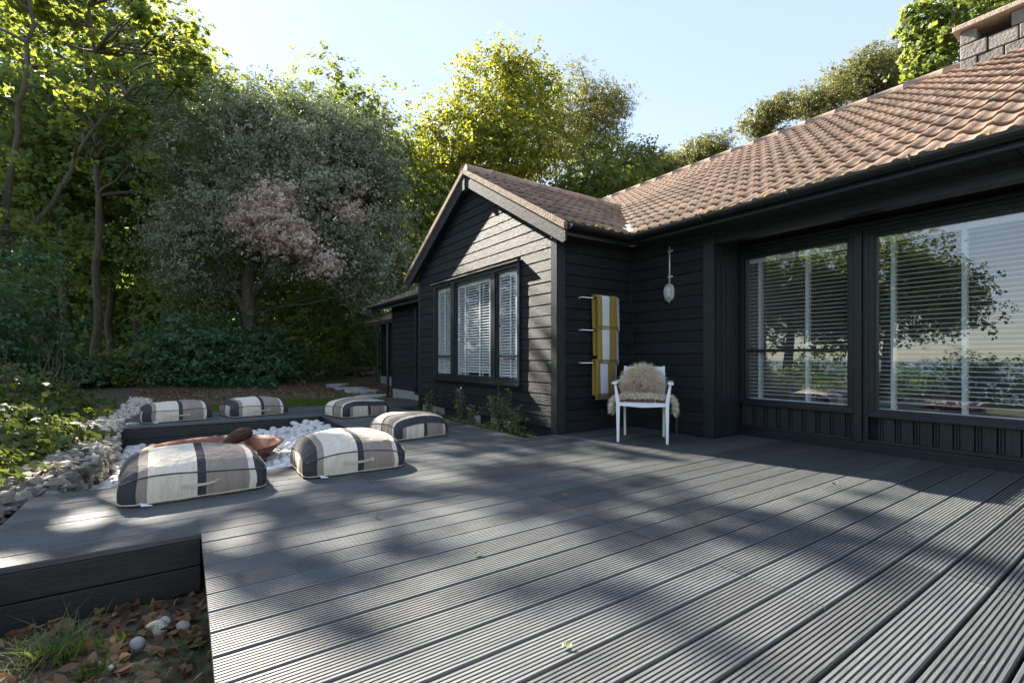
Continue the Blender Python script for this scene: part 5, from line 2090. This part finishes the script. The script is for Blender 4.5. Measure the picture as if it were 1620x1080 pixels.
# holm oak with withered patch
b = gp(398, 16)
tree('holm_oak', 'broad grey green holm oak with a withered pinkish patch and dark trunk', b[:2],
     [([b, at(394, 520, 16), at(392, 440, 16), at(420, 330, 16), at(450, 230, 16.2)], 0.3, 0.09), ([at(392, 480, 16), at(440, 420, 16), at(520, 360, 15.8)], 0.13, 0.05), ([at(392, 500, 16), at(350, 420, 16), at(320, 350, 16)], 0.12, 0.05)],
     [L(470, 250, 16, 110, 95, 2.6, 1.3), L(350, 270, 16.4, 80, 100, 2.2, 0.9), L(565, 340, 15.6, 70, 110, 1.9, 1.1), L(560, 250, 16.2, 55, 70, 1.6, 0.5), L(500, 350, 15.2, 80, 90, 1.6, 0.8), L(410, 215, 16.6, 80, 55, 1.8, 0.5), L(330, 400, 15.8, 70, 70, 1.8, 0.6), L(590, 430, 15.6, 45, 60, 1.3, 0.4), L(380, 350, 15.2, 70, 50, 1.2, 0.3)],
     200000, 0.1, M['holm'], 160, 'bark', 0.62, 0.42, 0.7, None, 40, {'withered_foliage': ([L(430, 360, 13.7, 62, 40, 0.6, 1.0), L(470, 385, 13.6, 45, 28, 0.5, 0.4), L(395, 345, 13.9, 40, 30, 0.5, 0.3), L(520, 425, 13.8, 40, 20, 0.5, 0.15), L(440, 320, 13.9, 60, 30, 0.6, 0.35), L(560, 330, 14, 35, 40, 0.5, 0.12)], 19000, 0.1, M['pinkdead'], 0.42)}, 220, lump=0.16)
b = gp(540, 21)
tree('sycamore_tree', 'olive green sycamore rising behind the holm oak', b[:2],
     [([b, at(545, 420, 21), at(540, 300, 21), at(530, 160, 21)], 0.22, 0.06)],
     [L(530, 170, 21, 60, 60, 2.2, 1.0), L(600, 230, 21, 50, 60, 2.0, 0.8), L(460, 190, 21.5, 70, 60, 2.0, 0.6), L(640, 310, 21.5, 50, 60, 2.0, 0.7), L(600, 380, 21, 60, 70, 2.0, 0.6)],
     20000, 0.15, M['green'], 170, 'bark', 0.8, 0.75, 0.4, SYC, 22)
# beech and company behind the gable, on the rising ground
b = gp(800, 24)
tree('beech_tree', 'large yellowing beech rising behind the gabled roof', b[:2],
     [([b, at(800, 330, 24), at(800, 200, 24), at(805, 90, 24)], 0.3, 0.06)],
     [L(790, 160, 24, 65, 70, 2.8, 1.0), L(730, 215, 24, 55, 60, 2.4, 0.9), L(830, 230, 23, 75, 70, 2.6, 1.0), L(775, 260, 23, 90, 60, 2.6, 0.9), L(690, 270, 24, 45, 50, 2.0, 0.5), L(850, 150, 24.5, 45, 55, 2.0, 0.5), L(815, 110, 24.5, 40, 40, 1.6, 0.3)],
     60000, 0.13, M['beech'], 180, 'bark', 0.75, 0.7, 0.45, None, 40, None, 50)
b = gp(905, 27)
tree('windswept_tree', 'olive brown windswept tree beside the yellowing beech', b[:2],
     [([b, at(900, 300, 27), at(905, 220, 27), at(930, 140, 27)], 0.22, 0.05)],
     [L(920, 170, 27, 60, 55, 2.2, 1.0), L(940, 225, 27, 55, 45, 2.0, 0.8), L(895, 230, 26.5, 55, 60, 2.0, 0.8), L(970, 165, 27.5, 28, 30, 1.2, 0.3)],
     42000, 0.11, M['olive'], 190, 'barkpale', 0.7, 0.45, 0.4, 'windswept trees on the hill behind the roof', 40, None, 50, 0.5, brad=0.06)
for i, (u, v, t, ru, rv, m_) in enumerate(((690, 330, 22, 70, 60, 'green'), (655, 260, 26, 30, 60, 'green'), (985, 260, 25, 60, 45, 'green'), (940, 290, 22, 60, 40, 'green'), (1040, 270, 27, 40, 30, 'olive'), (700, 400, 21, 60, 60, 'beech'))):
    b = gp(u, t)
    tree('hillside_tree', ('bushy green tree on the slope behind the house' if m_ == 'green' else 'olive brown bushy tree on the slope behind the house' if m_ == 'olive' else 'yellow green bushy tree on the slope behind the rear wing'), b[:2],
         [([b, at(u, v + rv * 0.5, t), at(u, v - rv * 0.6, t)], 0.16, 0.05)],
         [L(u, v, t, ru, rv, 2.0, 1.0), L(u + ru * 0.5, v + rv * 0.3, t, ru * 0.6, rv * 0.7, 1.6, 0.5), L(u - ru * 0.5, v + rv * 0.4, t, ru * 0.6, rv * 0.7, 1.6, 0.5), L(u, v + rv + 20, t, ru, rv, 2, 0.4)],
         12000, 0.14, M[m_], 200 + i * 3, 'bark', 0.7, 0.7, 0.45, 'bushy trees on the slope behind the house', 14, None, 50)
for i, (lab, u, v, t, lob, n) in enumerate((
        ('small windswept tree just clearing the roof next to the beech', 1115, 290, 34, [(1120, 240, 34, 42, 22), (1090, 260, 34, 40, 20)], 22000),
        ('thin windswept tree with bare stems showing against the sky above the ridge', 1215, 250, 38, [(1215, 185, 38, 38, 26), (1240, 170, 38, 30, 18), (1195, 205, 38, 22, 20)], 15000),
        ('long sloping windswept tree above the ridge near the chimney', 1330, 260, 38, [(1300, 160, 38, 55, 35), (1360, 120, 38, 60, 38), (1420, 95, 38, 50, 30), (1400, 150, 38, 60, 35), (1440, 130, 38, 30, 45)], 65000))):
    b = gp(u, t)
    tree('windswept_tree', lab, b[:2],
         [([b, at(u, v - 20, t), at(lob[0][0] + 5, lob[0][1] + 12, t)], 0.2, 0.08), ([b, at(u + 12, v - 30, t), at(lob[-1][0], lob[-1][1] + 10, t)], 0.18, 0.06)],
         [L(*l_, 2.2, l_[3] * l_[4] / 1000) for l_ in lob], n, 0.15, M['olive'], 230 + i * 5, 'bark', 0.7, 0.5, 0.35, 'windswept trees on the hill behind the roof', 30, None, 45, 0.4, brad=0.07)
b = gp(1560, 17)
tree('sycamore_tree', 'bright yellow green sycamore leaning in beside the chimney', b[:2],
     [([b, at(1560, 150, 17), at(1540, 20, 17)], 0.18, 0.06)],
     [L(1490, 45, 16, 55, 45, 1.2, 1.0), L(1470, 110, 16, 32, 45, 0.9, 0.6), L(1560, 0, 17, 70, 40, 1.5, 0.9), L(1450, 30, 16, 22, 28, 0.6, 0.2), L(1620, -40, 17, 90, 50, 1.6, 0.8)],
     12000, 0.15, M['green'], 260, 'bark', 0.45, 0.85, 0.4, SYC, 16, None, 40, tvar=0.1)


# the depth of the wood behind the first trees
rr = np.random.default_rng(33)
n = 60000
uu, tt = rr.uniform(-250, 700, n), rr.uniform(25, 33, n)
P = np.stack([tt * (FV[0] + (uu - CX) / FPX * RV[0]), tt * (FV[1] + (uu - CX) / FPX * RV[1]), np.zeros(n)], 1)
hgt = 9 + 2.5 * np.sin(uu * 0.021) + 1.5 * np.sin(uu * 0.057 + 1)
P[:, 2] = gh(P[:, 0], P[:, 1]) + hgt * rr.random(n) ** 1.1
tag(link('far_wood', leaves('far_wood', P, 0.42, M['sycdark'], 34, 0.8, 0.3)), 'dense green depth of the wood behind the garden trees', 'wood', kind='stuff')


def shrub(name, label, u, v, t, ru, rv, n, size, m, seed, group, clump=0.4, aspect=0.6, cat='shrub', rd=None):
    b = gp(u, t)
    z0 = b[2]
    c = at(u, v, t)
    rz = rv * t / FPX
    rx = ru * t / FPX
    return tree(name, label, b[:2], [([b, (b[0], b[1], z0 + 0.6 * (c[2] + rz - z0))], 0.05, 0.02)], [(c, np.array([rx, rd or rx, rz]), 1), (np.array([c[0], c[1], (c[2] + z0) / 2]), np.array([rx * 0.95, (rd or rx) * 0.95, (c[2] - z0) / 2 + 0.2]), 0.8)],
                n, size, M[m], seed, 'bark', clump, aspect, 0.45, group, 10, None, 50, cat=cat, brad=0.02)


US = 'dark evergreen shrubs under the trees'
for i, (u, v, t, ru, rv, m_) in enumerate(((20, 470, 12, 90, 90, 'laurel'), (130, 590, 13.5, 70, 26, 'laurel'), (215, 580, 14, 60, 34, 'green'), (320, 540, 14.5, 60, 65, 'laurel'), (415, 560, 15, 50, 40, 'laurel'), (265, 570, 14.2, 45, 45, 'laurel'), (470, 520, 16.5, 70, 60, 'green'), (560, 500, 20, 60, 70, 'laurel'), (300, 430, 17, 80, 70, 'sycdark'), (520, 460, 18, 60, 60, 'sycdark'), (-60, 520, 10, 80, 100, 'laurel'), (625, 470, 22, 40, 80, 'sycdark'))):
    lab = {'laurel': 'dense dark green evergreen shrub at the foot of the wood', 'green': 'fresh green leafy shrub among the dark evergreens', 'sycdark': 'leafy dark sapling in the shade of the wood'}[m_]
    shrub('shrub', lab, u, v, t, ru, rv, 11000, 0.095, m_, 300 + i * 3, US, 0.5)
# ivy ground cover under the trees
rr = np.random.default_rng(40)
P = []
for k in range(26000):
    u = rr.uniform(-30, 480)
    v = rr.uniform(589, 616 if u > 230 else 606)
    t = min((0.9 + 0.02) * FPX / (v - CY), 21)
    if u > 440 and v > 605:
        continue
    p = at(u, 565, t)
    P.append((p[0], p[1], float(gh(p[0], p[1])) + abs(rr.normal(0, 0.16)) * (1.2 if u < 420 else 0.6)))
o = link('ivy_ground_cover', leaves('ivy_ground_cover', np.array(P), 0.1, M['ivy'], 41, 0.8, 0.9))
tag(o, 'low blue green ivy carpet under the trees beyond the lawn', 'ground cover', kind='stuff')
# brambles outside the flint wall
for i, (x_, y_, rx, rz) in enumerate(((-4.0, -2.0, 0.8, 0.3), (-5.2, -1.9, 0.9, 0.36), (-6.4, -1.9, 0.9, 0.42), (-7.8, -2.0, 1.1, 0.5), (-9.4, -2.4, 1.2, 0.55), (-6.6, -3.6, 1.2, 0.6), (-8.8, -3.9, 1.3, 0.75), (-11.2, -2.6, 1.3, 0.6))):
    z0 = float(gh(x_, y_))
    tree('bramble_bush', 'low tangled bramble bush growing outside the rough flint wall', (x_, y_),
         [([(x_, y_, z0), (x_ + 0.1, y_ + 0.1, z0 + rz * 0.8)], 0.012, 0.006)],
         [(np.array([x_, y_, z0 + rz * 0.35]), np.array([rx, rx * 0.95, rz]), 1.0), (np.array([x_ + 0.3, y_ + rx * 0.6, z0 + 0.12]), np.array([rx * 0.8, 0.5, 0.22]), 0.5)],
         6000, 0.075, M['bramble'], 350 + i * 3, 'bark', 0.28, 0.75, 0.4, 'brambles along the flint wall', 24, None, 30, cat='bramble', brad=0.008, flat=0.6)
# dry canes sticking out of the brambles
mb = MB()
rr = np.random.default_rng(9)
for k in range(26):
    p = at(rr.uniform(10, 120), rr.uniform(600, 640), rr.uniform(7.5, 10))
    z0 = float(gh(p[0], p[1]))
    q2 = np.array([p[0], p[1], z0]) + np.array([rr.normal(0, 0.3), rr.normal(0, 0.3), rr.uniform(0.6, 1.2)])
    limb(mb, (p[0], p[1], z0), q2, 0.008, 0.003, rr, 5, 0.3, 4)
tag(mb.build('dry_canes', M['barkpale']), 'pale dry canes standing among the brambles', 'canes', kind='stuff')


# ------------------------------------------------------------------ grass, litter, bed plants
def blades(name, P, h, w, m, seed, lean=0.35):
    rr = np.random.default_rng(seed)
    n = len(P)
    a = rr.uniform(0, 2 * PI, n)
    sd = np.stack([np.cos(a), np.sin(a), np.zeros(n)], 1) * w * rr.uniform(0.7, 1.3, n)[:, None]
    hh = (h * rr.uniform(0.5, 1.3, n))[:, None]
    d = np.stack([rr.normal(0, lean, n), rr.normal(0, lean, n), np.ones(n)], 1)
    p1 = P + d * hh * 0.55
    p2 = p1 + (d + np.stack([rr.normal(0, lean * 1.6, n), rr.normal(0, lean * 1.6, n), -0.25 * np.ones(n)], 1)) * hh * 0.5
    V = np.stack([P - sd, P + sd, p1 + sd * 0.8, p1 - sd * 0.8, p2 + sd * 0.1, p2 - sd * 0.1], 1).reshape(-1, 3)
    b_ = np.arange(n)[:, None] * 6
    Q = np.concatenate([b_ + np.array([[0, 1, 2, 3]]), b_ + np.array([[3, 2, 4, 5]])], 1).reshape(-1, 4)
    return np_mesh(name, V, Q, m, False, {'tint': np.repeat(rr.random(n), 2)})


rr = np.random.default_rng(50)
n = 26000
X_, Y_ = rr.uniform(-11.3, -9.2, n), rr.uniform(-0.9, 2.9, n)
k_ = X_ > -11.0 + 0.35 * np.sin(3 * Y_)
X_, Y_ = X_[k_], Y_[k_]
tag(link('lawn', blades('lawn', np.stack([X_, Y_, gh(X_, Y_) - 0.005], 1), 0.075, 0.004, M['grass'], 51)), 'strip of short green lawn behind the far deck', 'grass', kind='stuff')
def litter(name, P, size, m, seed):
    """curled dry leaves, four cross sections with a folded midrib"""
    rr = np.random.default_rng(seed)
    n = len(P)
    nrm = unit(rr.normal(0, 0.5, (n, 3)) + np.array([0, 0, 1.0]))
    ax = unit(np.cross(nrm, rr.normal(0, 1, (n, 3))))
    sd = np.cross(nrm, ax)
    s_ = (size * rr.uniform(0.5, 1.4, n))[:, None]
    curl = rr.normal(0, 0.5, n)[:, None]
    fold = rr.uniform(-0.2, 0.5, n)[:, None]
    asp = rr.uniform(0.4, 0.75, n)[:, None]
    V = []
    for t, w in ((-0.5, 0.05), (-0.22, 0.8), (0.1, 1.0), (0.32, 0.55), (0.52, 0.03)):
        c = P + ax * s_ * t + nrm * s_ * curl * (t * t - 0.1)
        e = s_ * asp * 0.5 * w
        V += [c - sd * e + nrm * e * fold, c, c + sd * e + nrm * e * fold]
    V = np.stack(V, 1).reshape(-1, 3)
    b_ = np.arange(n)[:, None] * 15
    Q = np.concatenate([b_ + np.array([[3 * i + j, 3 * i + j + 1, 3 * i + j + 4, 3 * i + j + 3]]) for i in range(4) for j in range(2)], 1).reshape(-1, 4)
    return np_mesh(name, V, Q, m, False, {'tint': np.repeat(rr.random(n), 8)})


# fallen leaves: garden corner and the bed under the trees
n = 1500
X_, Y_ = rr.uniform(-2.9, -0.9, n), rr.uniform(-1.3, 0.08, n)
P = np.stack([X_, Y_, gh(X_, Y_) + np.abs(rr.normal(0, 0.012, n)) + 0.008], 1)
tag(link('leaf_litter', litter('leaf_litter', P, 0.055, M['deadleaf'], 52)), 'brown fallen leaves covering the soil beside the deck corner', 'leaf litter', kind='stuff')
n = 5000
X_, Y_ = rr.uniform(-17, -10.6, n), rr.uniform(-1, 5.0, n)
P = np.stack([X_, Y_, gh(X_, Y_) + np.abs(rr.normal(0, 0.01, n)) + 0.008], 1)
tag(link('leaf_litter', leaves('leaf_litter', P, 0.055, M['deadleaf'], 53, 0.6, 1.2)), 'brown fallen leaves scattered on the soil below the holm oak', 'leaf litter', kind='stuff')
for i, (u, v, n, h, w, m_, lab, sp_) in enumerate((
        (60, 1060, 220, 0.11, 0.0016, 'paletuft', 'fine pale grass tuft beside the deck end', 0.09),
        (95, 1050, 60, 0.11, 0.006, 'grass', 'broad bladed green grass clump in the leaf litter', 0.08),
        (180, 1030, 14, 0.06, 0.006, 'grass', 'small green seedling clump among the fallen leaves', 0.06),
        (300, 1030, 40, 0.045, 0.004, 'grass', 'small grass clump against the deck edge', 0.06),
        (150, 1075, 30, 0.05, 0.008, 'bramble', 'young bramble seedling in the leaf litter', 0.05),
        (245, 960, 16, 0.05, 0.007, 'grass', 'sparse green sprigs by the timber post under the deck', 0.05))):
    p = ground_px(u, v, GZ0)
    Pp = np.stack([rr.normal(0, sp_ / 2, n), rr.normal(0, sp_ / 2, n), np.full(n, -0.005)], 1)
    o = link('grass_clump', blades('grass_clump', Pp, h, w, M[m_], 60 + i, 0.6), None, (p[0], p[1], float(gh(p[0], p[1]))))
    tag(o, lab, 'plant')
# flowering plants in the bed
for i, (u, hgt, n, sp_, lab) in enumerate(((678, 0.5, 260, 0.12, 'bushy flowering plant at the far end of the bed under the gable'), (728, 0.55, 130, 0.1, 'thin violet flowered plant under the middle pane of the gable window'), (745, 0.3, 120, 0.1, 'low leafy plant beneath the wide gable pane'), (792, 0.62, 420, 0.13, 'tall violet flowered plant at the near end of the bed'), (812, 0.4, 260, 0.12, 'leafy green plant nearest the house corner in the bed'))):
    a_ = (u - CX) / FPX
    d = np.array([FV[0] + a_ * RV[0], FV[1] + a_ * RV[1]])
    y_ = 3.36
    x_ = y_ / d[1] * d[0]
    t = thing('bed_plant', lab, 'plant', (x_, y_, -0.1))
    mb = MB()
    stems = []
    for k in range(9):
        tip = np.array([rr.normal(0, sp_), rr.normal(0, sp_ * 0.6), hgt * rr.uniform(0.55, 1.0)])
        pts = limb(mb, (rr.normal(0, 0.02), rr.normal(0, 0.02), 0), tip, 0.004, 0.002, rr, 4, 0.15, 4)
        stems.append(pts)
    mb.build('stem', M['barkpale'], t)
    P = []
    for k in range(n):
        s_ = stems[rr.integers(9)]
        j = min(4, int(5 * rr.random() ** 1.4))
        f_ = rr.random()
        q2 = s_[j] * (1 - f_) + s_[min(4, j + 1)] * f_
        P.append(q2 + rr.normal(0, 0.03, 3) * np.array([1, 1, 0.6]))
    link('foliage', leaves('foliage', np.array(P), 0.05, M['bramble'], 400 + i, 0.55), t)
    if i in (1, 3):
        P = []
        for s_ in stems[:5]:
            for k in range(14):
                P.append(np.array(s_[-1]) + np.array([rr.normal(0, 0.007), rr.normal(0, 0.007), rr.uniform(-0.05, 0.03)]))
        link('flower_spike', leaves('flower_spike', np.array(P), 0.018, M['bloom'], 410 + i, 0.7), t)
n = 700
X_, Y_ = rr.uniform(-8.1, -4.5, n), rr.uniform(3.15, 3.5, n)
tag(link('bed_weeds', blades('bed_weeds', np.stack([X_, Y_, np.full(n, -0.1)], 1), 0.12, 0.005, M['bramble'], 70, 0.5)), 'sparse low weeds along the bed under the gable wall', 'weeds', kind='stuff')
# leaves dropped on the deck
for i, (u, v, c) in enumerate(((1320, 766, 'a'), (1431, 845, 'a'), (597, 820, 'p'), (851, 737, 'a'), (893, 784, 'a'), (753, 877, 'g'), (893, 1022, 'p'), (1125, 817, 'a'), (910, 729, 'a'))):
    p = ground_px(u, v, 0.004)
    me = litter('fallen_leaf', np.array([[0, 0, 0.006], [0.012, 0.008, 0.009]]), 0.032, {'a': M['deadleaf'], 'p': M['paletuft'], 'g': M['grass']}[c], 80 + i)
    o = link('fallen_leaf', me, None, (p[0], p[1], 0.004))
    tag(o, {'a': 'small dry brown leaf fallen on the grooved deck', 'p': 'pale crumpled leaf scrap on the grooved deck', 'g': 'small green leaf fallen on the grooved deck'}[c], 'leaf', 'leaves fallen on the deck')

# ------------------------------------------------------------------ the seaward side, seen mirrored in the window glass
for i, (x_, y_, h, rx) in enumerate(((-6.3, -9.5, 7.0, 2.2), (-9.4, -9.0, 7.5, 2.5), (-12.8, -8.5, 8, 2.6))):
    z0 = float(gh(x_, y_))
    tree('seaward_tree', 'wind pruned tree on the seaward edge of the garden, mirrored in the window', (x_, y_),
         [([(x_, y_, z0), (x_ + 0.2, y_, z0 + h * 0.4), (x_ + 0.5, y_, z0 + h * 0.85)], 0.2, 0.05)],
         [(np.array([x_, y_, z0 + h * 0.62]), np.array([rx, rx, h * 0.34]), 1), (np.array([x_ + rx * 0.6, y_, z0 + h * 0.5]), np.array([rx * 0.7, rx * 0.7, h * 0.2]), 0.5), (np.array([x_ - rx * 0.6, y_, z0 + h * 0.45]), np.array([rx * 0.7, rx * 0.7, h * 0.25]), 0.5)],
         36000, 0.11, M['sycdark'], 500 + i * 3, 'bark', 0.6, 0.7, 0.4, 'trees on the seaward edge', 30)
for i in range(9):
    x_, y_ = -12 + i * 2.6, -10.5 - (i % 3) * 0.8
    z0 = float(gh(x_, y_))
    tree('hedge_shrub', 'dark hedge shrub on the seaward edge of the garden, mirrored in the window', (x_, y_), [([(x_, y_, z0), (x_, y_, z0 + 0.8)], 0.04, 0.02)],
         [(np.array([x_, y_, z0 + 0.7]), np.array([1.7, 0.9, 1.0 + 0.25 * (i % 2)]), 1)], 8000, 0.085, M['laurel'], 540 + i * 2, 'bark', 0.5, 0.7, 0.4, 'hedge on the seaward edge', 6, None, 40, cat='shrub', brad=0.02)

sm_, snt, sp_ = mat('sea_water')
sp_.inputs['Base Color'].default_value = (0.06, 0.1, 0.13, 1)
sp_.inputs['Roughness'].default_value = 0.7
o = MB().add([(-1200, -1500, -8.5), (1200, -1500, -8.5), (1200, -55, -8.5), (-1200, -55, -8.5)], [(0, 1, 2, 3)]).build('sea', sm_)
tag(o, kind='structure')
